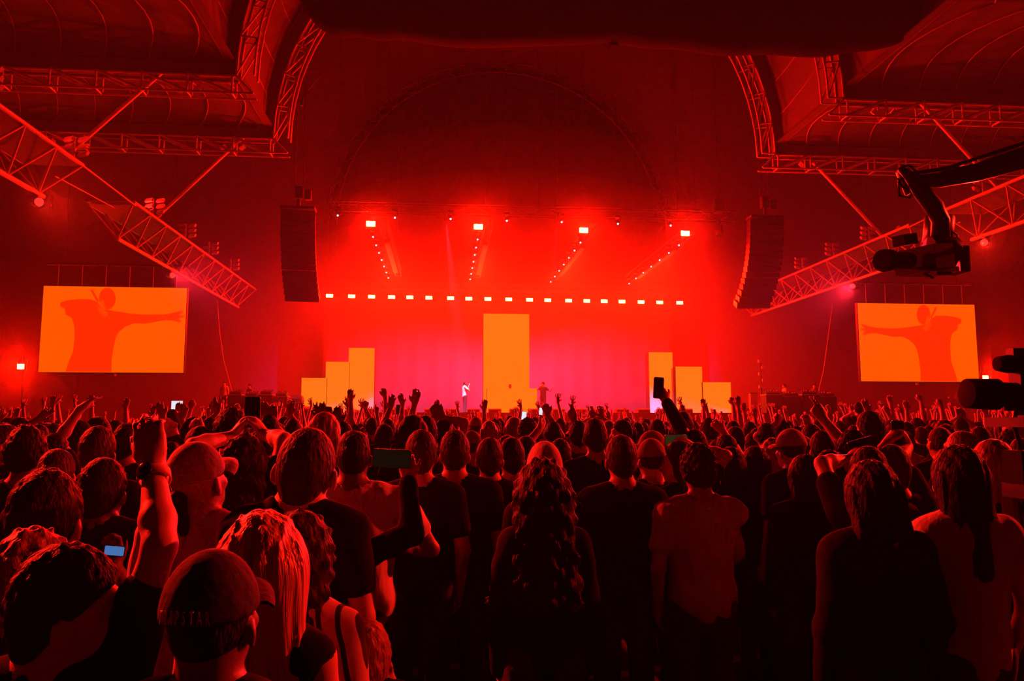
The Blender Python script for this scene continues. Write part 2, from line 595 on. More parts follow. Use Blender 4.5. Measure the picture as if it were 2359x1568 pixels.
def screen(cx, z0, z1, y, w, flip, label):
    root = thing('video_screen', (cx, y, z0), label, 'screen')
    h = z1 - z0
    box('back_frame', (cx, y + .16, (z0 + z1) / 2), (w + .06, .24, h + .06), M_black, root)
    nx, nz = 8, 5
    for i in range(nx):
        for k in range(nz):
            box('led_tile', (cx - w / 2 + w * (i + .5) / nx, y, z0 + h * (k + .5) / nz), (w / nx, .08, h / nz), M_scr, root)

    def q(p):
        xl = 312 - 49 * (p[1] - 655) / 595
        xr = 1303 - 35 * (p[1] - 675) / 595
        uu = (p[0] - xl) / (xr - xl)
        zt, zb = 655 + 22 * uu, 1250 + 20 * uu
        ww = 1 - (p[1] - zt) / (zb - zt)
        uu, ww = min(max(uu, 0.003), .997), min(max(ww, 0.003), .997)
        return (cx + ((uu - .5) * (-1 if flip else 1)) * w, z0 + ww * h)
    for nm, pl, off, m in (('picture_figure', SIL, .046, M_sil), ('picture_head', HEAD, .049, M_sil), ('picture_microphone', MIC, .052, M_sil), ('picture_shade', SHADE, .055, M_sil2), ('picture_glasses', GLASS, .055, M_sil2)):
        prism(nm, [q(p) for p in (reversed(pl) if flip else pl)], 'y', y - off, y - .039, m, root)
    box('mount', (cx, y + .1, z0 - .1), (.3, .3, .16), M_steel, root)
    for k in range(6):
        xx = cx - w / 2 + w * (k + .5) / 6
        bar('hanger', (xx, y + .15, z1), (xx, y + .15, z1 + 1.2), .025, M_steel, root, 5)
    for k in (-.38, .38):
        bar('hoist_cable', (cx + k * w, y + .2, z1 + 1.1), (cx + k * w, y + .2, ZT), .014, M_cable, root, 4)
    bar('top_rail', (cx - w / 2, y + .15, z1 + 1.2), (cx + w / 2, y + .15, z1 + 1.2), .07, M_beam, root)
    return root


YS = 42.0
tl, tr, br_, bl = P(103, 657, YS), P(432, 665, YS), P(420, 860, YS), P(88, 855, YS)
screen((tl.x + bl.x + tr.x + br_.x) / 4, (bl.z + br_.z) / 2, (tl.z + tr.z) / 2, YS, (tr.x + br_.x - tl.x - bl.x) / 2, False,
       'left orange video screen showing a figure with outstretched arm')
tl, tr, br_, bl = P(1976, 698, YS), P(2245, 702, YS), P(2253, 879, YS), P(1985, 878, YS)
screen((tl.x + bl.x + tr.x + br_.x) / 4, (bl.z + br_.z) / 2, (tl.z + tr.z) / 2, YS, (tr.x + br_.x - tl.x - bl.x) / 2, True,
       'right orange video screen showing the mirrored figure')

# ------------------------------------------------------------------ hung loudspeaker columns
def line_array(px_top, py_top, px_bot, py_bot, Y, wpx, s, label):
    a, b = P(px_top, py_top, Y), P(px_bot, py_bot, Y)
    w = wpx / F_PX * Y
    root = thing('loudspeaker_stack', a, label, 'loudspeaker')
    n = 15
    H = a.z - b.z
    ch = H / n
    z = a.z
    y = Y
    tilt = 0.0
    for k in range(n):
        t = k / (n - 1)
        tilt = .02 + .42 * t ** 2.2
        x = a.x + (b.x - a.x) * t ** 2.0
        c = Vector((x, y, z - ch / 2))
        R = Euler((tilt, 0, s * .12)).to_matrix()
        cab = box('speaker_cabinet', c, (w, .75, ch * .93), M_plas, root, R)
        box('grille', c + R @ Vector((0, -.385, 0)), (w * .92, .02, ch * .8), M_grille, cab, R)
        box('side_plate', c + R @ Vector((-s * (w / 2 + .012), -.2, 0)), (.02, .18, ch * .8), M_black, cab, R)
        y += ch * math.sin(tilt) * 1.0
        z -= ch * math.cos(tilt) * (1.0 + .02)
    box('flying_frame', (a.x, Y, a.z + .12), (w * 1.02, .8, .12), M_black, root)
    bar('frame_hook', (a.x, Y, a.z + .18), (a.x, Y, a.z + .7), .1, M_black, root, 8)
    box('hoist', (a.x, Y, a.z + .95), (.36, .36, .6), M_black, root)
    box('hoist', (a.x + .45, Y, a.z + .85), (.3, .3, .5), M_black, root)
    for q in (-.22, .22):
        bar('hoist_cable', (a.x + q, Y, a.z + 1.2), (a.x + q * .6, Y, ZT if Y > 38.7 else 26.0), .02, M_cable, root, 4)
    bar('bridle', (a.x, Y, 18.2), (a.x + .9, Y, 19.4), .03, M_cable, root, 4)
    bar('bridle', (a.x, Y, 18.2), (a.x - .9, Y, 19.4), .03, M_cable, root, 4)
    box('bridle_shackle', (a.x, Y, 18.0), (.14, .14, .5), M_cable, root)
    return root


line_array(688, 487, 693, 686, 38.9, 76, 1, 'left curved column of black loudspeakers hanging beside the stage')
line_array(1762, 507, 1742, 702, 39.3, 80, -1, 'right curved column of black loudspeakers hanging beside the stage')

# ------------------------------------------------------------------ stage
ZSTG = P(1183, 951, 43).z
X0s, X1s = HX - 14.5, HX + 14.5
struct(box2('floor_stage', (X0s, 41.4, 0), (X1s, 58.4, ZSTG), M_stage))

cy = mobj('added_cyclorama', *(lambda n: ([(HX - 13 + 26 * i / n, 57.3 + .06 * math.sin(i * 1.9), z) for i in range(n + 1) for z in (ZSTG, 10.9)],
                                    [(2 * i, 2 * i + 2, 2 * i + 3, 2 * i + 1) for i in range(n)]))(60), mat('added_cyc_cloth', (.22, .2, .2), .9), None, True)
cy.modifiers.new('thickness', 'SOLIDIFY').thickness = .03  # cloth added to catch the red wash and brighten the stage background
tag(cy, 'wide backcloth added behind the orange stage blocks to brighten the red there', 'backcloth')
M_led = emit('tower_orange', (0.92, 0.185, 0.006), 1.0)


def tower(x0, x1, top, Y, label, name='led_tower', depth=.9, bot=950):
    a, b = P(x0, top, Y), P(x1, top, Y)
    z1, w, cx = a.z, b.x - a.x, (a.x + b.x) / 2
    root = thing(name, (cx, Y, ZSTG), label, 'stage block', 'orange stage blocks')
    box2('carcass', (cx - w / 2, Y + .06, ZSTG), (cx + w / 2, Y + depth, z1), M_black, root)
    nx = max(1, round(w / .75))
    nz = max(1, round((z1 - ZSTG) / .75))
    for i in range(nx):
        for k in range(nz):
            box('led_panel', (cx - w / 2 + w * (i + .5) / nx, Y + .03, ZSTG + (z1 - ZSTG) * (k + .5) / nz), (w / nx, .06, (z1 - ZSTG) / nz), M_led, root)
    return root


tower(695, 752, 870, 46.0, 'lowest orange block of the left stair-shaped set')
tower(751, 805, 833, 46.3, 'middle orange block of the left stair-shaped set')
tower(804, 863, 801, 46.6, 'tallest orange block of the left stair-shaped set')
tower(1114, 1219, 722, 47.0, 'tall orange tower at the centre of the stage')
tower(1495, 1549, 811, 46.6, 'tallest orange block on the right of the stage')
tower(1557, 1617, 844, 46.3, 'middle orange block on the right of the stage')
tower(1620, 1683, 880, 46.0, 'lowest orange block on the right of the stage')
tower(1122, 1237, 894, 45.0, 'low orange booth in front of the central tower', 'dj_booth', depth=.7)
for px in (1552, 1618):
    a = P(px, 848 if px < 1600 else 884, 46.2)
    t = thing('gap_post', (a.x, 46.5, ZSTG), 'thin pink-lit post in the gap %s' % ('left of the middle right block' if px < 1600 else 'left of the lowest right block'), 'post')
    box2('upright', (a.x - .05, 46.5, ZSTG), (a.x + .05, 46.6, a.z), M_white, t)
    box2('foot', (a.x - .12, 46.4, ZSTG), (a.x + .12, 46.7, ZSTG + .05), M_white, t)

# floor monitors along the stage edge
n_w = 17
for k in range(n_w):
    px = 847 + 48.75 * (k - 1)
    if k == 0:
        px = 812
    p = P(px, 941 + (3 if k == 0 else 0), 42.6)
    w, h = .68, p.z - ZSTG
    ordw = ['first', 'second', 'third', 'fourth', 'fifth', 'sixth', 'seventh', 'eighth', 'ninth', 'tenth', 'eleventh', 'twelfth', 'thirteenth', 'fourteenth', 'fifteenth', 'sixteenth', 'seventeenth'][k]
    t = thing('floor_monitor', (p.x, 42.6, ZSTG), '%s floor monitor from the left along the stage edge' % ordw, 'loudspeaker', 'floor monitors along the stage edge')
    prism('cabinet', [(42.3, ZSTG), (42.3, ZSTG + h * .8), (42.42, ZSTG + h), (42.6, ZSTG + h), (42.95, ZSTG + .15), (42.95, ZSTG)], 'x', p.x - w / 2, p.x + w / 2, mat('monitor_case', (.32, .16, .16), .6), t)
    box2('grille', (p.x - w * .42, 42.285, ZSTG + h * .12), (p.x + w * .42, 42.3, ZSTG + h * .72), M_grille, t)

# ------------------------------------------------------------------ stage lights
M_strobe = emit('strobe_lens', STROBE)
M_row = emit('row_lens', BACKROW)
M_dot = emit('white_lens', (2.2, 1.9, 2.4), 1.0)


def strobe(px, py, Y, w, h, m, label, group, yaw=0.0, hang=None):
    p = P(px, py, Y)
    root = thing('led_strobe', p, label, 'stage light', group)
    R = Euler((0, 0, yaw)).to_matrix()
    hs_ = box('housing', p + R @ Vector((0, .15, 0)), (w + .08, .24, h + .08), M_black, root, R)
    box('lens', p + R @ Vector((0, .015, 0)), (w, .03, h), m, hs_, R)
    for q in (-1, 1):
        box('yoke', p + R @ Vector((q * (w / 2 + .07), .15, h * .5)), (.03, .06, h + .3), M_black, root, R)
    bar('clamp', p + R @ Vector((0, .15, h / 2)), p + R @ Vector(hang or (0, .15, h / 2 + .5)), .03, M_black, root)
    return root


RZ = (P(740, 672, 55.3).z + P(1590, 689, 55.3).z) / 2 + .55
ROW = [759, 810, 856, 902, 944, 988, 1038, 1080, 1124, 1172, 1220, 1262, 1310, 1352, 1392, 1433, 1477, 1520, 1566]
ORD = ['first', 'second', 'third', 'fourth', 'fifth', 'sixth', 'seventh', 'eighth', 'ninth', 'tenth', 'eleventh', 'twelfth', 'thirteenth', 'fourteenth', 'fifteenth', 'sixteenth', 'seventeenth', 'eighteenth', 'nineteenth']
for k, px in enumerate(ROW):
    strobe(px, 681 + (px - 759) * .0199, 55.0, .46, .22, M_row, '%s glowing strobe from the left in the long rear row' % ORD[k], 'strobes of the long rear row', hang=(0, .075, RZ - .225 - P(px, 681 + (px - 759) * .0199, 55.0).z))
FZ = (P(770, 476, 40.6).z + P(1690, 500, 40.6).z) / 2
FRONT = [(854, 515), (1102, 522), (1345, 530), (1579, 537)]
for k, (px, py) in enumerate(FRONT):
    strobe(px, py, 40.2, .44, .25, M_strobe, ['leftmost', 'second from left', 'third from left', 'rightmost'][k] + ' of the four big strobes high over the stage', 'four big strobes over the stage', hang=(0, .15, FZ - .25 - P(px, py, 40.2).z))
strobe(47, 844, 44.0, .32, .24, M_strobe, 'glowing strobe at the far left beyond the left screen', 'strobes beyond the screens')
strobe(2271, 869, 44.5, .32, .2, M_strobe, 'glowing strobe at the far right beyond the right screen', 'strobes beyond the screens')
for px, py, Y, lab in ((47, 844, 44.0, 'left'), (2271, 869, 44.5, 'right')):
    p = P(px, py, Y)
    t = thing('light_stand', (p.x, Y + .25, 0), 'tall stand carrying the glowing strobe at the far %s' % lab, 'stand')
    bar('mast', (p.x, Y + .34, 0), (p.x, Y + .34, p.z + .6), .05, M_black, t)
    for q in range(3):
        a = q * 2.09
        bar('foot', (p.x, Y + .34, .5), (p.x + .6 * math.cos(a), Y + .34 + .6 * math.sin(a), 0.02), .03, M_black, t)


def box_truss(a, b, d, m, root, step=.9, name='chord'):
    """A four-chord truss from a to b, chord spacing d."""
    a, b = Vector(a), Vector(b)
    ax = (b - a).normalized()
    s = ax.cross(Vector((0, 0, 1))).normalized() * d / 2
    u = Vector((0, 0, d / 2))
    for q in (s + u, s - u, -s + u, -s - u):
        bar(name, a + q, b + q, .03, m, root, 5)
    n = max(1, int((b - a).length / step))
    for k in range(n):
        p, q = a + (b - a) * (k / n), a + (b - a) * ((k + 1) / n)
        sg = 1 if k % 2 else -1
        bar('brace', p + s + u * sg, q + s - u * sg, .018, m, root, 4)
        bar('brace', p - s + u * sg, q - s - u * sg, .018, m, root, 4)
    for q in (a, b):
        bar('brace', q + s + u, q - s + u, .02, m, root, 4)
        bar('brace', q + s - u, q - s - u, .02, m, root, 4)


ZF = P(1216, 522, 40.2).z
fa_, fb_ = P(770, 476, 40.6), P(1690, 500, 40.6)
ft = thing('front_lighting_truss', ((fa_.x + fb_.x) / 2, 40.6, fa_.z), 'long lighting truss across the front of the stage above the big strobes', 'truss')
fz = (fa_.z + fb_.z) / 2
box_truss((fa_.x, 40.6, fz), (fb_.x, 40.6, fz), .5, M_beam, ft, 1.0)
for k in range(5):
    xx = fa_.x + (fb_.x - fa_.x) * (k + .5) / 5
    bar('hoist_cable', (xx, 40.6, fz + .2), (xx, 40.6, ZT), .012, M_cable, ft, 4)
pe = P(1655, 500, 40.6)
mh = thing('follow_spot', (pe.x, 40.6, fz), 'dark lamp hanging at the right end of the front lighting truss', 'stage light')
bar('hanger', (pe.x, 40.6, fz - .25), (pe.x, 40.6, fz - .6), .1, M_black, mh, 8)
bar('lamp_body', (pe.x, 40.6, fz - .55), (pe.x - .05, 40.35, fz - 1.15), .2, M_black, mh, 10)
box('motor', (pe.x, 40.6, fz + .55), (.5, .5, .7), M_black, mh)
bar('chain', (pe.x, 40.6, fz + .8), (pe.x, 40.6, ZT), .014, M_cable, mh, 5)

rt = thing('rear_lighting_truss', (HX, 55.3, 12), 'long truss carrying the rear row of glowing strobes', 'truss')
ra, rb = P(740, 672, 55.3), P(1590, 689, 55.3)
rz = (ra.z + rb.z) / 2 + .55
box_truss((ra.x, 55.3, rz), (rb.x, 55.3, rz), .45, M_beam, rt, 1.4)

for xx in (ra.x + 1, HX, rb.x - 1):
    bar('hoist_cable', (xx, 55.3, rz), (xx, 55.3, ZT), .012, M_cable, rt, 4)


def moving_head(p, label, group, R=.05, hang=(0, .2, .8)):
    root = thing('moving_head', p, label, 'stage light', group)
    x, y, z = p
    box('base', (x, y, z + .42), (.3, .3, .12), M_black, root)
    for q in (-1, 1):
        box('yoke_arm', (x + q * .14, y, z + .24), (.04, .12, .3), M_black, root)
    lh = bar('lamp_head', (x, y + .1, z + .2), (x, y - .16, z), .11, M_black, root, 10)
    bar('lens', (x, y - .16, z), (x, y - .175, z - .012), R, M_dot, lh, 10)
    bar('stem', (x, y, z + .45), (x + hang[0], y + hang[1], z + hang[2]), .025, M_black, root)
    return root


for k, (px, py) in enumerate([(779, 498), (910, 503), (1038, 506), (1167, 510), (1293, 513), (1422, 517), (1543, 521)]):
    moving_head(P(px, py, 40.4), '%s tiny white lamp from the left on the front truss' % ORD[k], 'white lamps on the front truss', hang=(0, -.05, FZ - .25 - P(px, py, 40.4).z))
DEP = [((860, 547), (895, 641), 'leftmost'), ((1100, 553), (1083, 644), 'second from left'), ((1336, 560), (1268, 650), 'third from left'), ((1562, 566), (1448, 654), 'rightmost')]
for k, (fp, bp, nm) in enumerate(DEP):
    p0 = P(fp[0], fp[1], 41.3)
    z = p0.z
    yb = 41.3 * (974 - fp[1]) / (974 - bp[1])
    p1 = P(bp[0], bp[1], yb)
    dt = thing('depth_truss', (p0.x + .6, 41, z + .6), '%s of the four trusses running back over the stage' % nm, 'truss')
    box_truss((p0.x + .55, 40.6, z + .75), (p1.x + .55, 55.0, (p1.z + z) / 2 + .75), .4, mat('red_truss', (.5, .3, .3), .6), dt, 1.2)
    for yy in (43.0, 53.0):
        tt = (yy - 40.6) / 14.4
        bar('hoist_cable', (p0.x + .55 + (p1.x - p0.x) * tt, yy, z + .8), (p0.x + .55 + (p1.x - p0.x) * tt, yy, ZT), .012, M_cable, dt, 4)
    for q in range(7):
        t = q / 6
        yy = 41.3 + (yb - 41.3) * t
        c = p0 + (p1 - p0) * t
        moving_head((c.x, yy, z + (p1.z - z) * t), '%s white lamp from the front on the %s truss over the stage' % (ORD[q], nm), 'white lamps on the trusses over the stage', .045, hang=(.36, 0, .56))
    # red wash batten slung under each truss
    wb = thing('wash_batten', (p0.x + .55, 48, z + .3), 'red wash batten slung under the %s truss over the stage' % nm, 'stage light', 'wash battens over the stage')
    box('housing', (p0.x + .55, 48.0, z + .34), (.3, 9.0, .2), M_black, wb)
    for yy in (44.5, 51.5):
        bar('hanger', (p0.x + .55, yy, z + .4), (p0.x + .75 + (p1.x - p0.x) * (yy - 40.6) / 14.4, yy, z + .56), .03, M_black, wb)
    ld = bpy.data.lights.new('wash_light', 'AREA')
    ld.shape = 'RECTANGLE'
    ld.size, ld.size_y = .25, 8.6
    ld.energy = WASH_W
    ld.color = (1, .006, .001)
    lo = bpy.data.objects.new('wash_light', ld)
    link(lo, Matrix.Translation((p0.x + .55, 48.0, z + .22)), wb)

# low violet-white beams crossing the stage from both wings
for px, py, sx, lab in ((712, 943, 1, 'left'), (1694, 946, -1, 'right')):
    p = P(px, py, 42.2)
    t = thing('beam_lamp', (p.x, 42.2, ZSTG), 'violet-white beam lamp on the %s edge of the stage floor' % lab, 'stage light', 'low beam lamps at the stage edges')
    z = p.z
    R = Euler((0, -sx * .015, sx * .78)).to_matrix()
    d = R @ Vector((sx, 0, 0))
    bar('lamp_body', Vector((p.x, 42.2, z)) - d * .75, Vector((p.x, 42.2, z)) - d * .04, .17, M_black, t, 12)
    bar('lens', Vector((p.x, 42.2, z)) - d * .04, Vector((p.x, 42.2, z)), .14, emit('beam_lens', (9, 7, 16), 1.0), t, 12)
    box('stand', (p.x - sx * .35, 42.2, (z - .15 + ZSTG) / 2), (.3, .3, max(.05, z - .15 - ZSTG)), M_black, t)
    ld = bpy.data.lights.new('beam_light', 'SPOT')
    ld.energy = BEAM_W
    ld.color = (.7, .26, 1.0)
    ld.spot_size = math.radians(34)
    ld.spot_blend = .9
    ld.shadow_soft_size = .12
    lo = bpy.data.objects.new('beam_light', ld)
    q = (-d).to_track_quat('Z', 'Y')
    link(lo, Matrix.Translation(Vector((p.x, 42.2, z)) + d * .02) @ q.to_matrix().to_4x4(), t)

# ------------------------------------------------------------------ haze
def vol(name, lo, hi, label, dens, dome=False):
    """A body of smoke: the whole hall as a box, or a rounded bank that thins out towards its edges."""
    m = mat('haze_%s_%g' % (name, dens), (1, 1, 1))
    if not dome:
        o = box2(name, lo, hi, m)
    else:
        c, r = Vector(lo), hi
        nu, nv = 40, 20
        v = [(c.x + r[0] * math.sin(math.pi * j / nv) * math.cos(2 * math.pi * i / nu), c.y + r[1] * math.sin(math.pi * j / nv) * math.sin(2 * math.pi * i / nu), c.z + r[2] * math.cos(math.pi * j / nv)) for j in range(1, nv) for i in range(nu)]
        v += [(c.x, c.y, c.z + r[2]), (c.x, c.y, c.z - r[2])]
        f = [(j * nu + i, (j + 1) * nu + i, (j + 1) * nu + (i + 1) % nu, j * nu + (i + 1) % nu) for j in range(nv - 2) for i in range(nu)]
        f += [(len(v) - 2, i, (i + 1) % nu) for i in range(nu)] + [(len(v) - 1, (nv - 2) * nu + (i + 1) % nu, (nv - 2) * nu + i) for i in range(nu)]
        o = mobj(name, v, f, m)
    nt = m.node_tree
    nt.nodes.clear()
    out = nt.nodes.new('ShaderNodeOutputMaterial')
    sc = nt.nodes.new('ShaderNodeVolumeScatter')
    sc.inputs['Color'].default_value = (1, 1, 1, 1)
    sc.inputs['Anisotropy'].default_value = .6
    sc.inputs['Density'].default_value = dens
    nt.links.new(sc.outputs[0], out.inputs['Volume'])
    return tag(o, label, 'haze', kind='stuff')


vol('hall_haze', (XL + .1, YB + .1, 0.02), (XR - .1, YF - .1, 30), 'thin smoke haze filling the whole hall', HAZE_HALL)
vol('stage_haze', (HX, 48.0, 6.0), (18.0, 12.6, 8.9), 'thick smoke haze hanging over the stage', HAZE_STAGE * .5, True)
vol('stage_haze', (HX, 48.0, 6.0), (20.0, 13.2, 11.0), 'thinner outer bank of smoke over the stage', HAZE_STAGE * .32, True)
vol('stage_haze', (HX, 48.0, 6.0), (22.5, 14.0, 13.8), 'thinnest outermost smoke over the stage', HAZE_STAGE * .2, True)
vol('wing_haze', (P(20, 850, 44).x, 43.5, 5.0), (10.0, 6.0, 5.5), 'smoke haze round the glowing strobe at the far left', HAZE_WING, True)
vol('wing_haze', (P(2290, 870, 44).x, 43.5, 5.0), (10.0, 6.0, 5.5), 'smoke haze round the glowing strobe at the far right', HAZE_WING, True)

for n_ in ('screen_orange', 'screen_figure', 'screen_figure_soft', 'tower_orange', 'white_lens', 'beam_lens', 'side_lens'):
    _mats[n_].cycles.emission_sampling = 'NONE'

for tx, lab in ((1071, 'white-shirted'), (1252, 'dark-clothed')):  # extra spots, added so that the two performers are lit
    q0 = P(tx - 45 if tx < 1100 else tx + 35, 499, 40.3)
    tgt = P(tx, 905, 43.9)
    t = thing('added_spotlight', q0, 'small white lamp added on the front truss to brighten the %s performer' % lab, 'stage light')
    d = (tgt - q0).normalized()
    bar('lamp_body', q0 - d * .2, q0 + d * .2, .12, M_black, t, 12)
    bar('clamp', q0, (q0.x, 40.6, FZ), .025, M_black, t)
    ld = bpy.data.lights.new('added_key_light', 'SPOT')
    ld.energy = 16000.0 if tx < 1100 else 2500.0
    ld.color = (.75, .62, 1.0)
    ld.spot_size = math.radians(9)
    ld.spot_blend = .5
    ld.shadow_soft_size = .05
    link(bpy.data.objects.new('added_key_light', ld), Matrix.Translation(q0 + d * .22) @ (-d).to_track_quat('Z', 'Y').to_matrix().to_4x4(), t)

# ------------------------------------------------------------------ people: smooth blended bodies
def _box_of(prims):
    lo, hi = np.full(3, 1e9), np.full(3, -1e9)
    for p in prims:
        if p[0] == 'c':
            r = max(p[3], p[4])
            lo = np.minimum(lo, np.minimum(p[1], p[2]) - r)
            hi = np.maximum(hi, np.maximum(p[1], p[2]) + r)
        else:
            r = max(p[2])
            lo = np.minimum(lo, p[1] - r)
            hi = np.maximum(hi, p[1] + r)
    return lo, hi


def field(prims, h, post=None):
    lo, hi = _box_of(prims)
    lo = lo - 2.5 * h - .01
    hi = hi + 2.5 * h + .01
    n = np.ceil((hi - lo) / h).astype(int) + 1
    ax = [(lo[i] + h * np.arange(n[i])).astype(np.float32) for i in range(3)]
    F = np.full(n, .2, np.float32)
    for p in prims:
        k = p[5] if p[0] == 'c' else p[4]
        if p[0] == 'c':
            a, b, ra, rb = p[1], p[2], p[3], p[4]
            r = max(ra, rb)
            pl, ph = np.minimum(a, b) - r, np.maximum(a, b) + r
        else:
            r = max(p[2])
            pl, ph = p[1] - r, p[1] + r
        mg = k + 2.2 * h
        i0 = np.clip(np.floor((pl - mg - lo) / h).astype(int), 0, n)
        i1 = np.clip(np.ceil((ph + mg - lo) / h).astype(int) + 1, 0, n)
        sl = tuple(slice(i0[i], i1[i]) for i in range(3))
        x, y, z = ax[0][sl[0]][:, None, None], ax[1][sl[1]][None, :, None], ax[2][sl[2]][None, None, :]
        if p[0] == 'c':
            d = b - a
            L2 = float(d @ d) + 1e-9
            t = np.clip(((x - a[0]) * d[0] + (y - a[1]) * d[1] + (z - a[2]) * d[2]) / L2, 0, 1)
            D = np.sqrt((x - a[0] - t * d[0]) ** 2 + (y - a[1] - t * d[1]) ** 2 + (z - a[2] - t * d[2]) ** 2) - (ra + t * (rb - ra))
        else:
            c, rr, R = p[1], p[2], p[3]
            dx, dy, dz = x - c[0], y - c[1], z - c[2]
            if R is None:
                q = (dx, dy, dz)
            else:
                q = tuple(R[0][i] * dx + R[1][i] * dy + R[2][i] * dz for i in range(3))
            k0 = np.sqrt((q[0] / rr[0]) ** 2 + (q[1] / rr[1]) ** 2 + (q[2] / rr[2]) ** 2)
            k1 = np.sqrt((q[0] / rr[0] ** 2) ** 2 + (q[1] / rr[1] ** 2) ** 2 + (q[2] / rr[2] ** 2) ** 2) + 1e-6
            D = k0 * (k0 - 1) / k1
        G = F[sl]
        if k > 0:
            hh = np.clip(.5 + .5 * (G - D) / k, 0, 1)
            F[sl] = G + (D - G) * hh - k * hh * (1 - hh)
        else:
            F[sl] = np.minimum(G, D)
    if post:
        F = post(ax[0][:, None, None], ax[1][None, :, None], ax[2][None, None, :], F)
    F[0], F[-1], F[:, 0], F[:, -1], F[:, :, 0], F[:, :, -1] = .2, .2, .2, .2, .2, .2
    return F, lo, h


_CO = np.array([(0, 0, 0), (1, 0, 0), (0, 1, 0), (1, 1, 0), (0, 0, 1), (1, 0, 1), (0, 1, 1), (1, 1, 1)])
_ED = [(0, 1), (2, 3), (4, 5), (6, 7), (0, 2), (1, 3), (4, 6), (5, 7), (0, 4), (1, 5), (2, 6), (3, 7)]


def skin_net(F, lo, h):
    """Surface net of the zero level of F."""
    I = F < 0
    s = [I[dx:F.shape[0] - 1 + dx, dy:F.shape[1] - 1 + dy, dz:F.shape[2] - 1 + dz] for dx, dy, dz in _CO]
    anyI = s[0].copy()
    allI = s[0].copy()
    for q in s[1:]:
        anyI |= q
        allI &= q
    cells = np.argwhere(anyI & ~allI)
    idx = np.full(anyI.shape, -1, np.int64)
    idx[cells[:, 0], cells[:, 1], cells[:, 2]] = np.arange(len(cells))
    val = np.stack([F[cells[:, 0] + c[0], cells[:, 1] + c[1], cells[:, 2] + c[2]] for c in _CO], 1)
    acc = np.zeros((len(cells), 3))
    cnt = np.zeros(len(cells))
    for a, b in _ED:
        va, vb = val[:, a], val[:, b]
        m = (va < 0) != (vb < 0)
        t = np.where(m, va / np.where(m, va - vb, 1), 0)
        acc += m[:, None] * (_CO[a] + t[:, None] * (_CO[b] - _CO[a]))
        cnt += m
    V = lo + h * (cells + acc / cnt[:, None])
    Q = []
    for axis in range(3):
        o1, o2 = [(1, 2), (2, 0), (0, 1)][axis]
        A = np.take(I, range(F.shape[axis] - 1), axis)
        B = np.take(I, range(1, F.shape[axis]), axis)
        e = np.argwhere(A != B)
        e = e[(e[:, o1] > 0) & (e[:, o2] > 0) & (e[:, o1] < F.shape[o1] - 1) & (e[:, o2] < F.shape[o2] - 1)]
        ins = I[e[:, 0], e[:, 1], e[:, 2]]
        u1, u2 = np.eye(3, dtype=int)[o1], np.eye(3, dtype=int)[o2]
        g = lambda q: idx[q[:, 0], q[:, 1], q[:, 2]]
        qd = np.stack([g(e - u1 - u2), g(e - u2), g(e), g(e - u1)], 1)
        qd[~ins] = qd[~ins][:, ::-1]
        Q.append(qd)
    Q = np.concatenate(Q)
    return V, Q[(Q >= 0).all(1)]


def net_mesh(name, prims, h, m, post=None):
    F, lo, h = field(prims, h, post)
    V, Q = skin_net(F, lo, h)
    me = bpy.data.meshes.new(name)
    me.vertices.add(len(V))
    me.vertices.foreach_set('co', V.astype(np.float32).ravel())
    me.loops.add(len(Q) * 4)
    me.loops.foreach_set('vertex_index', Q.astype(np.int32).ravel())
    me.polygons.add(len(Q))
    me.polygons.foreach_set('loop_start', np.arange(0, len(Q) * 4, 4, dtype=np.int32))
    me.polygons.foreach_set('use_smooth', np.ones(len(Q), bool))
    me.update(calc_edges=True)
    if m:
        me.materials.append(m)
    return me


A = lambda *v: np.array(v, float)


def nrm(v):
    return v / (np.linalg.norm(v) + 1e-9)


def cone(a, b, ra, rb, k=.03):
    return ('c', np.asarray(a, float), np.asarray(b, float), ra, rb, k)


def ell(c, r, R=None, k=.03):
    return ('e', np.asarray(c, float), tuple(r), R, k)


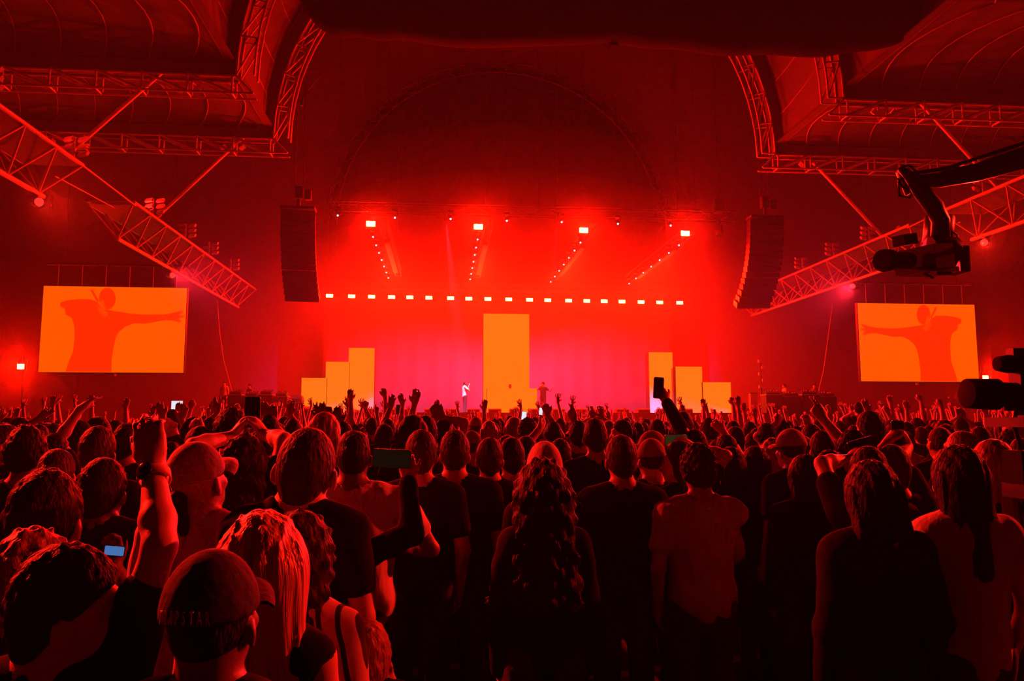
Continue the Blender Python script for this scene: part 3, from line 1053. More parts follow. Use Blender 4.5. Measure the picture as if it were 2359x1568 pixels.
def hand_prims(w, d, n, side, pose, s, fr):
    """Palm, four fingers and a thumb; d runs from wrist to fingertips, n is the palm's normal."""
    d = nrm(d)
    n = nrm(n - d * (n @ d))
    l = np.cross(d, n) * (1 if side == 'R' else -1)          # towards the thumb
    R = np.stack([l, d, n], 1)
    out = [ell(w + d * .052 * s, (.042 * s, .055 * s, .019 * s), R, .012), cone(w, w + d * .04 * s, .026 * s, .024 * s, .02)]
    offs = (.031, .011, -.010, -.030)
    lens = (.074, .082, .076, .060)
    bend = {'open': (.12, .12, .12), 'relax': (.35, .5, .3), 'fist': (1.35, 1.5, .9), 'grip': (.75, .7, .4), 'point': (.1, .15, .1), 'claw': (.5, .8, .5), 'limp': (.9, .7, .4), 'curl': (.12, .75, .9)}[pose]
    spread = {'open': .17, 'relax': .07, 'fist': 0, 'grip': .05, 'point': .03, 'claw': .14, 'limp': .06, 'curl': .05}[pose]
    for i in range(4):
        b = bend
        if pose == 'point' and i >= 2:
            b = (1.3, 1.4, .8)
        k0 = w + (d * (.092 - .006 * abs(i - 1)) + l * offs[i]) * s
        out.append(cone(w + (d * .02 + l * offs[i] * .5) * s, k0, .014 * s, .0125 * s, .008))
        sp = spread * (1.5 - i) / 1.5 + (.02 if i else .05)
        fd = nrm(d * math.cos(sp) + l * math.sin(sp))
        p, ang = k0, 0.0
        for q, fl in enumerate((.44, .32, .24)):
            ang += b[q]
            dd = fd * math.cos(ang) + n * math.sin(ang)
            e = p + dd * (lens[i] * fl * s)
            out.append(cone(p, e, fr * (1 - .06 * q), fr * (.94 - .06 * q), .004))
            p = e
    tb = w + (d * .025 + l * .026) * s
    tin = {'open': .75, 'relax': .5, 'fist': .25, 'grip': .6, 'point': .3, 'claw': .6, 'limp': .4, 'curl': .35}[pose]
    t1 = nrm(d * .62 + l * tin + n * (.25 if pose != 'fist' else .7))
    t2 = nrm(d * .85 + l * tin * .5 + n * (.25 if pose != 'fist' else .9) - (l * .5 if pose == 'fist' else 0))
    m1 = tb + t1 * .042 * s
    out += [cone(w + d * .012 * s, tb + t1 * .012 * s, .017 * s, .016 * s, .012), cone(tb, m1, fr * 1.5, fr * 1.22, .008), cone(m1, m1 + t2 * .036 * s, fr * 1.2, fr * .95, .004)]
    return out


SKIN = {'light': mat('skin_light', (.72, .5, .42), .5, bump=.06, scale=120), 'mid': mat('skin_mid', (.52, .33, .25), .5, bump=.06, scale=120),
        'dark': mat('skin_dark', (.2, .115, .08), .45, bump=.06, scale=120)}
HAIR = {'black': mat('hair_black', (.012, .010, .010), .6, spec=.15, bump=.9, scale=70, vary=.5, wave=(1, 1, .35)), 'brown': mat('hair_brown', (.05, .03, .022), .6, spec=.15, bump=.9, scale=70, vary=.5, wave=(1, 1, .35)),
        'light': mat('hair_light', (.30, .19, .12), .5, bump=.6, scale=60, vary=.5, wave=(1, 1, .25)),
        'blonde': mat('hair_blonde', (.62, .45, .27), .38, bump=1.0, scale=55, vary=.55, wave=(1, 1, .04))}
CLOTH = {'black': mat('cloth_black', (.010, .010, .012), .9, spec=.1, bump=.6, scale=9, vary=.3), 'navy': mat('cloth_navy', (.015, .017, .03), .9, spec=.1, bump=.6, scale=9, vary=.3),
         'grey': mat('cloth_grey', (.13, .12, .13), .9, bump=.8, scale=9, vary=.2), 'white': mat('cloth_white', (.85, .83, .83), .9, bump=1.0, scale=8, vary=.1, wave=(1.6, 1.6, .55)),
         'pale': mat('cloth_pale', (.6, .57, .57), .9, bump=1.0, scale=8, vary=.12, wave=(1.6, 1.6, .55)), 'red': mat('cloth_red', (.3, .03, .03), .9, bump=.6, scale=9),
         'denim': mat('denim', (.03, .04, .08), .9, bump=.5, scale=20), 'cap_pale': mat('cap_pale', (.5, .43, .38), .85, bump=.3, scale=30),
         'cap_black': mat('cap_black', (.012, .012, .014), .85, bump=.3, scale=30), 'cap_beige': mat('cap_beige', (.42, .33, .25), .85, bump=.3, scale=30)}


def stripes():
    m = mat('cloth_stripe', (.75, .7, .7), .85)
    nt = m.node_tree
    tc, mp, wv, rp = (nt.nodes.new(n) for n in ('ShaderNodeTexCoord', 'ShaderNodeMapping', 'ShaderNodeTexWave', 'ShaderNodeValToRGB'))
    mp.inputs['Rotation'].default_value = (0, .25, 0)
    wv.inputs['Scale'].default_value = 7.0
    wv.inputs['Distortion'].default_value = .4
    rp.color_ramp.elements[0].position, rp.color_ramp.elements[1].position = .16, .22
    rp.color_ramp.elements[0].color, rp.color_ramp.elements[1].color = (.015, .012, .014, 1), (.78, .72, .72, 1)
    nt.links.new(tc.outputs['Object'], mp.inputs[0])
    nt.links.new(mp.outputs[0], wv.inputs[0])
    nt.links.new(wv.outputs['Fac'], rp.inputs[0])
    nt.links.new(rp.outputs[0], nt.nodes['Principled BSDF'].inputs['Base Color'])
    return m


CLOTH['stripe'] = stripes()


def Rz(a):
    c, s = math.cos(a), math.sin(a)
    return np.array([[c, -s, 0], [s, c, 0], [0, 0, 1]])


def body_parts(H, hair='short', hc='black', skin='mid', shirt='black', sleeves='short', bw=1.0, hyaw=0., hpitch=0., htilt=0., arms=(), res=.011, hscale=1.0, legs=True, neck_slim=1.0, lean=(0, 0), noise_seed=0, eyes=False, bust=False):
    """Meshes of one person standing at the origin facing +Y. Returns [(part name, mesh)], and points of interest."""
    s = H / 1.75
    hs = (0.5 + 0.5 * s) * hscale
    nx, ny = lean
    piv = A(nx, -.025 + ny, H - .275 * hs)
    E = np.array(Euler((-hpitch, htilt, hyaw), 'XYZ').to_matrix())

    def hp(x, y, z):                      # a point of the head, relative to the middle of the skull
        return piv + E @ (A(x, y + .03, z + .275 - .11) * hs)
    body = []
    # skull, face, jaw, nose, ears, neck
    body += [ell(hp(0, -.012, .008), (.076 * hs, .096 * hs, .1 * hs), E, .02), ell(hp(0, .022, -.045), (.062 * hs, .075 * hs, .085 * hs), E, .03),
             ell(hp(0, .055, -.1), (.034 * hs, .036 * hs, .03 * hs), E, .03), cone(hp(0, .094, -.01), hp(0, .113, -.05), .008 * hs, .014 * hs, .012),
             ell(hp(0, .088, -.078), (.024 * hs, .014 * hs, .011 * hs), E, .01), ell(hp(0, .085, .018), (.05 * hs, .014 * hs, .012 * hs), E, .02)]
    for q in (-1, 1):
        body.append(ell(hp(q * .082, -.004, -.03), (.010 * hs, .024 * hs, .034 * hs), E @ Rz(q * .45), .006))
        body.append(ell(hp(q * .045, .06, -.035), (.022 * hs, .02 * hs, .018 * hs), E, .02))
    nk = .056 * neck_slim * (.5 + .5 * bw)
    body += [cone(hp(0, -.025, -.07), A(nx * .6, -.035 + ny * .6, H - .31 * s), nk * hs, nk * 1.08 * s, .03)]
    sh_z = H - .335 * s
    sx = .185 * bw * s
    torso = []
    for q in (-1, 1):
        torso.append(cone(A(q * .03, -.035, H - .285 * s), A(q * sx * .85, -.025, sh_z + .005), .048 * s, .056 * s, .05))
    torso += [ell(A(0, -.005, H - .46 * s), (.178 * bw * s, .118 * bw * s, .2 * s), None, .06), ell(A(0, 0, H - .66 * s), (.155 * bw * s, .112 * bw * s, .19 * s), None, .06),
              ell(A(0, -.005, H - .82 * s), (.168 * bw * s, .12 * bw * s, .14 * s), None, .06)]
    body += torso[:3] if not bust else torso[:2] + [ell(A(0, -.005, H - .42 * s), (.17 * bw * s, .11 * bw * s, .13 * s), None, .05)]
    sleeve, info = [], {'hands': []}
    done = set()
    fr = max(.0088 * s, .78 * res)
    for ar in list(arms):
        side = ar['side']
        done.add(side)
        q = 1 if side == 'R' else -1
        T = ar['wrist']
        up = np.clip((T[2] - sh_z) / .4, 0, 1)
        S = A(q * (sx - .02 * up), -.02 + .02 * up, sh_z - .01 + .06 * up)
        L1, L2 = .30 * s, .265 * s
        v = T - S
        D = np.linalg.norm(v)
        if D > .985 * (L1 + L2):
            st = min(1.25, D / (.985 * (L1 + L2)))
            L1, L2 = L1 * st, L2 * st
            if D > .985 * (L1 + L2):
                T = S + v * (.985 * (L1 + L2) / D)
                v = T - S
                D = np.linalg.norm(v)
        D = max(D, abs(L1 - L2) + .02)
        a = (L1 * L1 - L2 * L2 + D * D) / (2 * D)
        hh = math.sqrt(max(L1 * L1 - a * a, 0))
        dr = nrm(v)
        hint = ar.get('elbow')
        hint = (hint - S) if hint is not None else A(q * .5, .1, -.6)
        pe = nrm(hint - dr * (hint @ dr))
        El = S + dr * a + pe * hh
        arm = [cone(S, S + (El - S) * .45, .056 * s * (.6 + .4 * bw), .05 * s * (.6 + .4 * bw), .03), cone(S + (El - S) * .4, El, .05 * s * (.6 + .4 * bw), .039 * s, .02),
               cone(El, El + (T - El) * .3, .040 * s, .043 * s, .02), cone(El + (T - El) * .3, T, .043 * s, .028 * s, .02)]
        body += arm
        body += hand_prims(T, ar.get('dir', T - El), ar.get('palm', A(0, 1, 0)), side, ar.get('pose', 'open'), s * ar.get('hs', 1.0), fr)
        info['hands'].append((T, El, nrm(ar.get('dir', T - El))))
        g = .011
        sl_ = ar.get('sleeve', sleeves)
        if sl_ == 'short':
            e = S + (El - S) * .55
            sleeve += [cone(S, e, .058 * s * (.6 + .4 * bw) + g, .052 * s + g + .004, .03)]
        elif sl_ == 'long':
            sleeve += [cone(S, El, .058 * s * (.6 + .4 * bw) + g, .046 * s + g, .03), cone(El, El + (T - El) * .93, .047 * s + g, .034 * s + g, .02)]
    for side in 'LR':
        if side in done:
            continue
        q = 1 if side == 'R' else -1
        S = A(q * sx, -.02, sh_z - .01)
        El = S + A(q * .05, -.03, -.29) * s
        T = El + A(q * -.02, .1, -.24) * s
        if bust:
            continue
        arm = [cone(S, El, .054 * s * (.6 + .4 * bw), .040 * s, .03), cone(El, T, .041 * s, .028 * s, .02)]
        body += arm
        if legs:
            body += hand_prims(T, T - El, A(-q, 0, 0), side, 'relax', s, fr)
        g = .011
        if sleeves == 'short':
            sleeve += [cone(S, S + (El - S) * .6, .056 * s * (.6 + .4 * bw) + g, .052 * s + g, .03)]
        elif sleeves == 'long':
            sleeve += [cone(S, El, .056 * s * (.6 + .4 * bw) + g, .045 * s + g, .03), cone(El, T, .045 * s + g, .036 * s + g, .02)]
    g = .012
    top = []
    for p in (torso if not bust else body[-20:0] + torso[:3]):
        if p[0] == 'c':
            top.append(cone(p[1], p[2], p[3] + g, p[4] + g, p[5]))
        else:
            top.append(ell(p[1], tuple(r + g for r in p[2]), None, p[4]))
    top += sleeve
    zc = H - .262 * s
    zb = H - .93 * s

    def cut_shirt(x, y, z, F):
        wr = .0035 * np.sin(38 * z + 20 * x + noise_seed) * np.sin(23 * x - 11 * z + 2 * noise_seed) + .003 * np.sin(60 * x + 14 * z)
        F = F + (wr if res < .013 else 0)
        # open round the neck, hem at the hips
        tz = np.clip(z - (H - .285 * s) + .25 * (y + .03), -.2, 0)
        hole = .070 * s * (.65 + .35 * bw) - np.sqrt((x - nx * .5) ** 2 + (y + .03 - ny * .5) ** 2 + (tz * 1.4) ** 2)
        return np.maximum(np.maximum(F, hole), zb - z)
    out = [('body', net_mesh('body', body, res, SKIN[skin]))]
    if shirt:
        out.append(('shirt', net_mesh('shirt', top, max(res * 1.2, .0125), CLOTH[shirt], cut_shirt)))
    if legs:
        lg = []
        for q in (-1, 1):
            lg += [cone(A(q * .09 * s, 0, H * .53), A(q * .1 * s, .01, H * .28), .098 * s, .07 * s, .03), cone(A(q * .1 * s, .01, H * .28), A(q * .105 * s, -.01, H * .05), .07 * s, .052 * s, .02),
                   cone(A(q * .105 * s, -.03, .045), A(q * .115 * s, .14, .04), .045, .04, .02)]
        lg.append(ell(A(0, -.005, H - .84 * s), (.172 * bw * s, .126 * bw * s, .13 * s), None, .05))
        out.append(('trousers', net_mesh('trousers', lg, max(.034, res * 2), CLOTH['denim'], lambda x, y, z, F: np.maximum(F, .004 - z + 0 * F))))
    if eyes:
        out.append(('eyes', net_mesh('eyes', [ell(hp(q * .031, .083, -.006), (.015 * hs, .008 * hs, .0075 * hs), E, 0) for q in (-1, 1)], .004, mat('eye_dark', (.05, .03, .03), .15))))
        out.append(('brows', net_mesh('brows', [cone(hp(q * .015, .094, .017), hp(q * .047, .084, .019), .005 * hs, .004 * hs, 0) for q in (-1, 1)], .004, HAIR['black'])))
    # hair
    ei = np.linalg.inv(E)
    c0 = hp(0, 0, 0)

    def loc(x, y, z):
        dx, dy, dz = x - c0[0], y - c0[1], z - c0[2]
        return tuple((ei[i][0] * dx + ei[i][1] * dy + ei[i][2] * dz) / hs for i in range(3))

    def hairpost(amp, freq, line=-.016, slope=.82, cutter=True):
        def f(x, y, z, F):
            X, Yy, Z = loc(x, y, z)
            if amp:
                F = F + amp * (np.sin(freq * X + noise_seed) * np.sin(freq * 1.1 * Yy + 1) * np.sin(freq * .9 * Z + 2 * noise_seed) + .5 * np.sin(freq * 2.3 * X) * np.sin(freq * 2.1 * Z + 1) * np.sin(freq * 1.9 * Yy))
            if cutter:
                F = np.maximum(F, (line + np.where(Yy > 0, slope, slope * 1.45) * Yy - Z) * .7 * hs)
            return F
        return f

    def skull(g, gz=0., gy=0.):
        return ell(hp(0, -.012 - gy * .5, .008 + gz * .4), ((.076 + g) * hs, (.096 + g + gy * .5) * hs, (.1 + g + gz * .6) * hs), E, .02)
    hm = HAIR.get(hc)
    nape = cone(hp(0, -.042, -.03), hp(0, -.036, -.118), .062 * hs, .052 * hs, .03)
    hr = min(res, .0125) if not bust else res
    if hair == 'short':
        pr, po = [skull(.012, .014), nape], hairpost(.006, 115)
    elif hair == 'buzz':
        pr, po = [skull(.005), nape], hairpost(.0015, 170)
    elif hair == 'quiff':
        pr, po = [skull(.008), nape, ell(hp(0, .02, .085), (.06 * hs, .07 * hs, .04 * hs), E, .03)], hairpost(.004, 110)
    elif hair == 'flat':
        pr, po = [skull(.007), nape, ell(hp(0, -.01, .07), (.07 * hs, .085 * hs, .05 * hs), E, .02)], hairpost(.002, 140)
    elif hair == 'curly':
        pr, po = [skull(.026, .03)], hairpost(.014, 95, -.03, .6)
    elif hair == 'afro':
        pr, po = [skull(.05, .03)], hairpost(.012, 110, -.05, .5)
    elif hair == 'bun':
        pr, po = [skull(.012, .01), ell(hp(0, -.1, .06), (.045 * hs, .045 * hs, .042 * hs), E, .02)], hairpost(.004, 120)
    elif hair in ('long', 'longcurly', 'bob'):
        zz = -.34 if hair != 'bob' else -.13
        pr = [skull(.02, .012)]
        for q in (-1, 0, 1):
            pr.append(cone(hp(q * .055, -.055 + .02 * abs(q), .0), hp(q * .078, -.115 + .035 * abs(q), zz), .046 * hs, (.036 if hair != 'longcurly' else .055) * hs, .05))
        amp = .004 if hair != 'longcurly' else .014

        def po(x, y, z, F, amp=amp):
            X, Yy, Z = loc(x, y, z)
            if hair == 'longcurly':
                F = F + amp * np.sin(85 * X + 1) * np.sin(80 * Yy) * np.sin(75 * Z + noise_seed)
            else:
                F = F + .0026 * np.sin(190 * X + 1.5 * np.sin(9 * Z)) + .0022 * np.sin(310 * X + 3 * Z) + .002 * np.sin(150 * Yy)
            return np.maximum(F, (Yy * .9 - np.maximum(.03, -.0 + .0 * Z) - .55 * np.maximum(Z, -.02)) * .75 * hs)
    elif hair == 'ponytail':
        pr = [skull(.010, .006), ell(hp(0, -.115, .01), (.03 * hs,) * 3, E, .015), cone(hp(0, -.125, .0), hp(0, -.12, -.16), .03 * hs, .014 * hs, .02)]
        po = hairpost(.003, 120)
    elif hair == 'hood':
        pr, po = [skull(.03, .02), cone(hp(0, -.07, -.05), hp(0, -.06, -.17), .08 * hs, .1 * hs, .05)], hairpost(.002, 60, -.2, 1.2)
    elif hair == 'beanie':
        pr, po = [skull(.018, .03)], hairpost(.001, 60, -.005, .45)
    else:
        pr = None
    if hair.startswith('cap'):
        cm = CLOTH['cap_' + hair.split('_')[1]]
        back = 'back' in hair
        pr, po = [skull(.018, .012)], hairpost(0, 0, .008, -.08 if not back else .1)
        out.append(('cap', net_mesh('cap', pr, hr, cm, po)))
        # peak
        n = 12
        v, f = [], []
        sg = -1 if back else 1
        for i in range(n + 1):
            a = -1.15 + 2.3 * i / n
            for rr_, dz in ((.0, 0), (.05, -.003), (.085, -.016)):
                x_ = (.088 + rr_ * .35) * math.sin(a)
                y_ = (.092 + rr_ * 1.05 * math.cos(a) ** .7) * math.cos(a) if True else 0
                for th in (0, .007):
                    v.append(tuple(hp(x_, sg * (y_ + .006) - .008, .026 + dz - .02 * math.sin(a) ** 2 + th)))
        st = 6
        for i in range(n):
            for k in range(2):
                b0, b1 = i * st + k * 2, (i + 1) * st + k * 2
                f += [(b0, b1, b1 + 2, b0 + 2), (b0 + 1, b0 + 3, b1 + 3, b1 + 1)]
            b0, b1 = i * st + 4, (i + 1) * st + 4
            f.append((b0, b1, b1 + 1, b0 + 1))
        out.append(('cap_peak', meshdata('cap_peak', v, f, cm, True)))
        bt_ = ell(hp(0, -.012, .132), (.011 * hs, .011 * hs, .006 * hs), E, 0)
        out.append(('cap_button', net_mesh('cap_button', [bt_], .004, cm)))
        if hair.endswith('tail'):
            pr2 = [ell(hp(0, -.115, -.03), (.028 * hs,) * 3, E, .015), cone(hp(0, -.12, -.04), hp(0, -.105, -.17), .032 * hs, .018 * hs, .02)]
            out.append(('hair', net_mesh('hair', pr2, hr, HAIR['black'])))
        else:
            out.append(('hair', net_mesh('hair', [skull(.006)], hr, hm, hairpost(0, 0))))
    elif pr:
        m_ = hm if hair not in ('hood', 'beanie') else CLOTH.get(hc, CLOTH['grey'])
        out.append(({'hood': 'hood', 'beanie': 'beanie'}.get(hair, 'hair'), net_mesh('hair', pr, hr, m_, po)))
    info['hp'] = hp
    info['E'] = E
    info['hs'] = hs
    return out, info


def dress(parts, M, root):
    cap = None
    for nm, me in parts:
        o = link(bpy.data.objects.new(nm, me), M, cap if nm in ('cap_peak', 'cap_button') and cap else root)
        if nm == 'cap':
            cap = o


PLACED = []                                # (x, y) of everyone standing on the floor


def person(label, px, top, Y, yaw=0., arms=(), group=None, res=None, floor=0.0, H=None, **kw):
    """Someone whose crown is seen at pixel (px, top), standing Y metres down the hall."""
    p = P(px, top, Y)
    hgt = H or min(max(p.z - floor, 1.42), 2.02)
    pad = {'short': .018, 'curly': .04, 'afro': .055, 'long': .02, 'longcurly': .03, 'bob': .02, 'quiff': .02, 'flat': .018, 'bun': .016, 'beanie': .03, 'hood': .04}.get(kw.get('hair', 'short'), .012)
    if kw.get('hair', '').startswith('cap'):
        pad = .03
    hb = hgt - pad * .8
    if res is None:
        res = .0095 if Y < 3.4 else (.013 if Y < 6.5 else .0165)
    R = Rz(yaw)
    base = A(p.x, Y, floor)
    la = []
    for ar in arms:
        d = dict(ar)
        wp = A(*P(ar['wrist'][0], ar['wrist'][1], Y + ar.get('dy', .1)))
        tp = A(*P(ar['tip'][0], ar['tip'][1], Y + ar.get('dy', .1) + ar.get('dt', .03)))
        d['wrist'] = R.T @ (wp - base)
        d['dir'] = R.T @ (tp - wp)
        if 'elbow' in ar:
            d['elbow'] = R.T @ (A(*P(ar['elbow'][0], ar['elbow'][1], Y + ar.get('dye', ar.get('dy', .1) * .5))) - base)
        pn = ar.get('palm', 'front')
        d['palm'] = R.T @ {'front': A(0, 1, 0), 'back': A(0, -1, 0), 'in': A(1 if ar['side'] == 'L' else -1, .2, 0), 'out': A(-1 if ar['side'] == 'L' else 1, .2, 0)}[pn]
        la.append(d)
    parts, info = body_parts(hb, arms=la, res=res, noise_seed=len(PLACED) * 1.7, **kw)
    M = Matrix.Translation((p.x, Y, floor)) @ Matrix.Rotation(yaw, 4, 'Z')
    root = bpy.data.objects.new('person', None)
    root.empty_display_size = .3
    link(root, M)
    tag(root, label, 'person', group)
    dress(parts, M, root)
    if floor == 0:
        PLACED.append((p.x, Y))
    info['M'] = M
    info['root'] = root
    return info

# ------------------------------------------------------------------ phones and other things held up
M_glassk = mat('dark_glass', (.008, .008, .01), .12, spec=.6)
M_pscr = emit('phone_screen_dim', (.003, .0035, .0015), 1.0, base=(.003, .003, .003))
M_pscr.node_tree.nodes['Principled BSDF'].inputs['Specular IOR Level'].default_value = .1
M_pwhite = emit('phone_screen_white', (.75, .8, .9), 1.0)
M_pblue = emit('phone_screen_blue', (.05, .16, .42), 1.0)
M_plamp = emit('phone_torch', (2.5, 2.3, 2.2), 1.0)
for m_ in (M_pscr, M_pwhite, M_pblue, M_plamp):
    m_.cycles.emission_sampling = 'NONE'


def phone(px, py, Y, label, land=False, tilt=0., face='us', scr=None, size=1.0, group=None, tip=0.0):
    """A phone held up; its screen faces the photographer's side (face='us') or the stage."""
    c = P(px, py, Y)
    w, h, t = .077 * size, .158 * size, .009 * size
    if land:
        tilt += math.pi / 2
    R = Euler((tip, tilt, 0)).to_matrix()
    root = thing('phone', c, label, 'phone', group)
    v, f = [], []
    rc, n = .011 * size, 5
    outl = []
    for cx_, cz_, a0 in ((w / 2 - rc, h / 2 - rc, 0), (-w / 2 + rc, h / 2 - rc, 90), (-w / 2 + rc, -h / 2 + rc, 180), (w / 2 - rc, -h / 2 + rc, 270)):
        for k in range(n):
            a = math.radians(a0 + 90 * k / (n - 1))
            outl.append((cx_ + rc * math.cos(a), cz_ + rc * math.sin(a)))
    M = Matrix.Translation(c) @ R.to_4x4()
    o1 = prism('phone_case', outl, 'y', -t / 2, t / 2, M_plas)
    o1.matrix_basis = M
    WM[o1.name] = M
    o1.parent = root
    o1.matrix_parent_inverse = WM[root.name].inverted()
    sg = -1 if face == 'us' else 1
    o2 = prism('phone_screen', [(x * .92, z * .95) for x, z in outl], 'y', sg * t / 2, sg * (t / 2 + .0012), scr or M_glassk)
    o3 = box('camera_bump', (0, 0, 0), (1, 1, 1), M_glassk, None)
    M3 = M @ Matrix.Translation((w * .25, -sg * (t / 2 + .001), h * .36)) @ Matrix.Diagonal((.03 * size, .003, .03 * size, 1))
    for o, m in ((o2, M), (o3, M3)):
        o.matrix_basis = m
        WM[o.name] = m
        o.parent = root
        o.matrix_parent_inverse = WM[root.name].inverted()
    return root


def arm(side, wrist, tip, pose='open', dy=.1, elbow=None, palm='front', dt=.03, **kw):
    d = dict(side=side, wrist=wrist, tip=tip, pose=pose, dy=dy, palm=palm, dt=dt, **kw)
    if elbow:
        d['elbow'] = elbow
    return d


# ------------------------------------------------------------------ the people nearest to us
# 1: face in profile at the bottom left, bare arm with a watch held high
i3 = person('dark-haired person in profile at the bottom left, raising a bare arm with a black smartwatch', 150, 1258, 1.80, yaw=-.15, hyaw=-1.1, hair='short', hc='black', skin='light', shirt='black', hscale=1.12, eyes=True, res=.008,
            arms=[arm('R', (353, 1072), (338, 960), 'curl', .14, (388, 1242), palm='front', dt=.02, dye=-.02, hs=1.05)])
# 2: curly rim-lit hair at the left edge
person('person with rim-lit curly hair at the left edge behind the profile face', 78, 1232, 2.22, hair='curly', hc='light', shirt='black', hscale=1.05, skin='light')
# 3
person('big dark head at left behind the rim-lit curls', 110, 1088, 2.66, hair='short', hc='black', shirt='black', hscale=1.25, skin='light')
# 4: black cap with pale letters
i4 = person('person in a black cap with pale lettering on the back, bottom left', 512, 1258, 1.55, yaw=-.25, hyaw=.06, hpitch=-.16, hair='cap_black', hc='black', shirt='black', hscale=.96, skin='dark', eyes=True)
# 5: blonde
person('woman with long straight blonde hair and bare shoulder', 607, 1188, 1.90, hair='long', hc='blonde', shirt='black', sleeves='none', bw=.82, skin='light', hscale=1.12, res=.009)
# 6: dark curls and striped top
i6 = person('woman with dark curly hair in a striped pale top', 694, 1176, 2.3, hair='longcurly', hc='brown', shirt='stripe', bw=.9, skin='mid', yaw=-.25)
# 7
person('short-haired man in a black shirt with bright lit neck', 690, 978, 2.82, hair='buzz', hc='brown', shirt='black', skin='light', hscale=1.22, htilt=.12, hyaw=-.1, res=.009, neck_slim=1.0)
# 8
person('broad man in a pale crumpled tee shirt left of the filming phone', 816, 990, 4.0, hair='flat', hc='black', shirt='white', skin='dark', bw=1.3, hscale=1.0, res=.0085,
       arms=[arm('R', (905, 1255), (870, 1300), 'relax', .22, (962, 1260))])
# 9
i9 = person('short person holding a phone sideways at arm length, dark sleeve', 737, 1143, 3.22, hair='short', hc='brown', shirt='black', sleeves='long', skin='light', res=.009,
            arms=[arm('R', (940, 1102), (936, 1040), 'grip', .1, (905, 1240), palm='back', dt=.0, sleeve='long')])
phone(902, 1056, 3.27, 'black phone held sideways by the hand with the dark bracelet', True, .04, scr=M_pscr)
# 10
person('man in a pale baseball cap and hooded top, dark ponytail', 476, 1016, 3.12, hair='cap_pale_tail', hc='black', shirt='pale', sleeves='long', skin='light', yaw=-.1, hyaw=-.32, hpitch=-.3, hscale=1.08, res=.009)
# 11
person('short person with fuzzy brown hair beside the striped top', 840, 1408, 2.62, hair='short', hc='light', shirt='black', hscale=1.2, H=1.15, skin='mid', sleeves='long')
# middle distance, left
person('person at the left picture edge looking right with lit face', -4, 976, 5.3, hyaw=-1.0, hair='quiff', hc='brown', shirt='black', skin='light', eyes=True)
person('dark-haired head near the left edge above the curly hair', 64, 988, 4.5, hair='curly', hc='black', shirt='navy', skin='mid')
person('person pointing an open hand diagonally up to the right at left', 122, 1000, 5.6, hair='short', hc='black', shirt='navy', skin='light', hyaw=-.6, eyes=True,
       arms=[arm('R', (184, 942), (222, 914), 'open', .15, (116, 992), palm='out')])
person('hooded person behind the diagonal arm at left', 182, 971, 6.4, hair='hood', hc='navy', shirt='navy', sleeves='long')
person('man with visible ears and beard left of the raised watch arm', 228, 984, 4.35, hair='short', hc='brown', shirt='black', skin='light', bw=1.1)
person('person with a small ponytail at left below the diagonal arm', 134, 1034, 4.1, hair='ponytail', hc='brown', shirt='black', skin='mid')
person('dark round head just left of the raised watch arm', 240, 1058, 3.5, hair='short', hc='black', shirt='black', skin='dark', hscale=1.1, arms=[arm('R', (262, 1302), (263, 1272), 'grip', -.16, (300, 1330), palm='back')])
person('person with spread fingers raised near the left edge', 48, 962, 8.2, hair='short', hc='black', shirt='grey', skin='light', arms=[arm('R', (88, 966), (112, 946), 'open', .1, (66, 990), palm='back')])
person('person with two raised hands at the far left', 20, 962, 11.5, hair='short', hc='black', shirt='black', skin='light', arms=[arm('R', (38, 962), (40, 938), 'relax', .1), arm('L', (4, 966), (2, 948), 'open', .1)])
person('man facing us with both hands raised near the white tablet', 396, 944, 9.2, yaw=2.6, hair='short', hc='black', shirt='black', skin='light', eyes=True,
       arms=[arm('L', (418, 968), (424, 946), 'open', -.2, palm='back'), arm('R', (376, 960), (368, 938), 'open', -.2, palm='back')])
person('dark head behind the pale baseball cap on its left', 447, 962, 6.3, hair='short', hc='black', shirt='black', skin='mid')
person('dark-haired person just above the pale cap, hand pointing left', 462, 984, 4.9, hair='short', hc='black', shirt='black', skin='light', arms=[arm('L', (464, 992), (440, 972), 'limp', .6, (488, 1012), palm='front')])
person('curly dark head below the raised black phone', 534, 946, 5.1, hair='curly', hc='black', shirt='black', skin='mid')
i = person('woman with hoop earring holding up the black phone with both hands', 566, 1000, 3.75, hair='longcurly', hc='black', shirt='black', skin='light', bw=.85,
           arms=[arm('R', (606, 1000), (586, 960), 'grip', .3, (622, 1060), palm='in'), arm('L', (540, 1004), (562, 968), 'grip', .3, (512, 1070), palm='in')])
phone(582, 949, 4.1, 'black phone held upright above the crowd left of the short-haired man', False, .0)
person('person raising one fist with pointing finger left of the black phone', 486, 962, 8.2, hair='short', hc='black', shirt='black', skin='light', arms=[arm('R', (502, 950), (500, 920), 'point', .1, (505, 990))])
person('person with two forearms raised right of the black phone', 622, 958, 7.2, hair='short', hc='black', shirt='black', skin='light',
       arms=[arm('L', (618, 958), (608, 932), 'claw', .1, (616, 1000), palm='back'), arm('R', (632, 965), (628, 938), 'relax', .1, (640, 1000))])
person('person with a wristband arm raised behind the short-haired man', 676, 966, 9.0, hair='short', hc='black', shirt='black', skin='light', arms=[arm('L', (668, 955), (670, 930), 'open', .1, (664, 985))])
person('person making a gesture with dark hands right of the short-haired man', 752, 962, 8.0, hair='short', hc='black', shirt='navy', skin='dark',
       arms=[arm('L', (737, 962), (734, 934), 'open', .1, (738, 1000), palm='back'), arm('R', (762, 958), (752, 934), 'point', .1, (772, 990))])
person('person with a hand raised left of the pale crumpled tee shirt', 790, 972, 7.0, hair='short', hc='black', shirt='black', skin='mid', arms=[arm('L', (786, 974), (776, 950), 'open', .1, (800, 1002))])
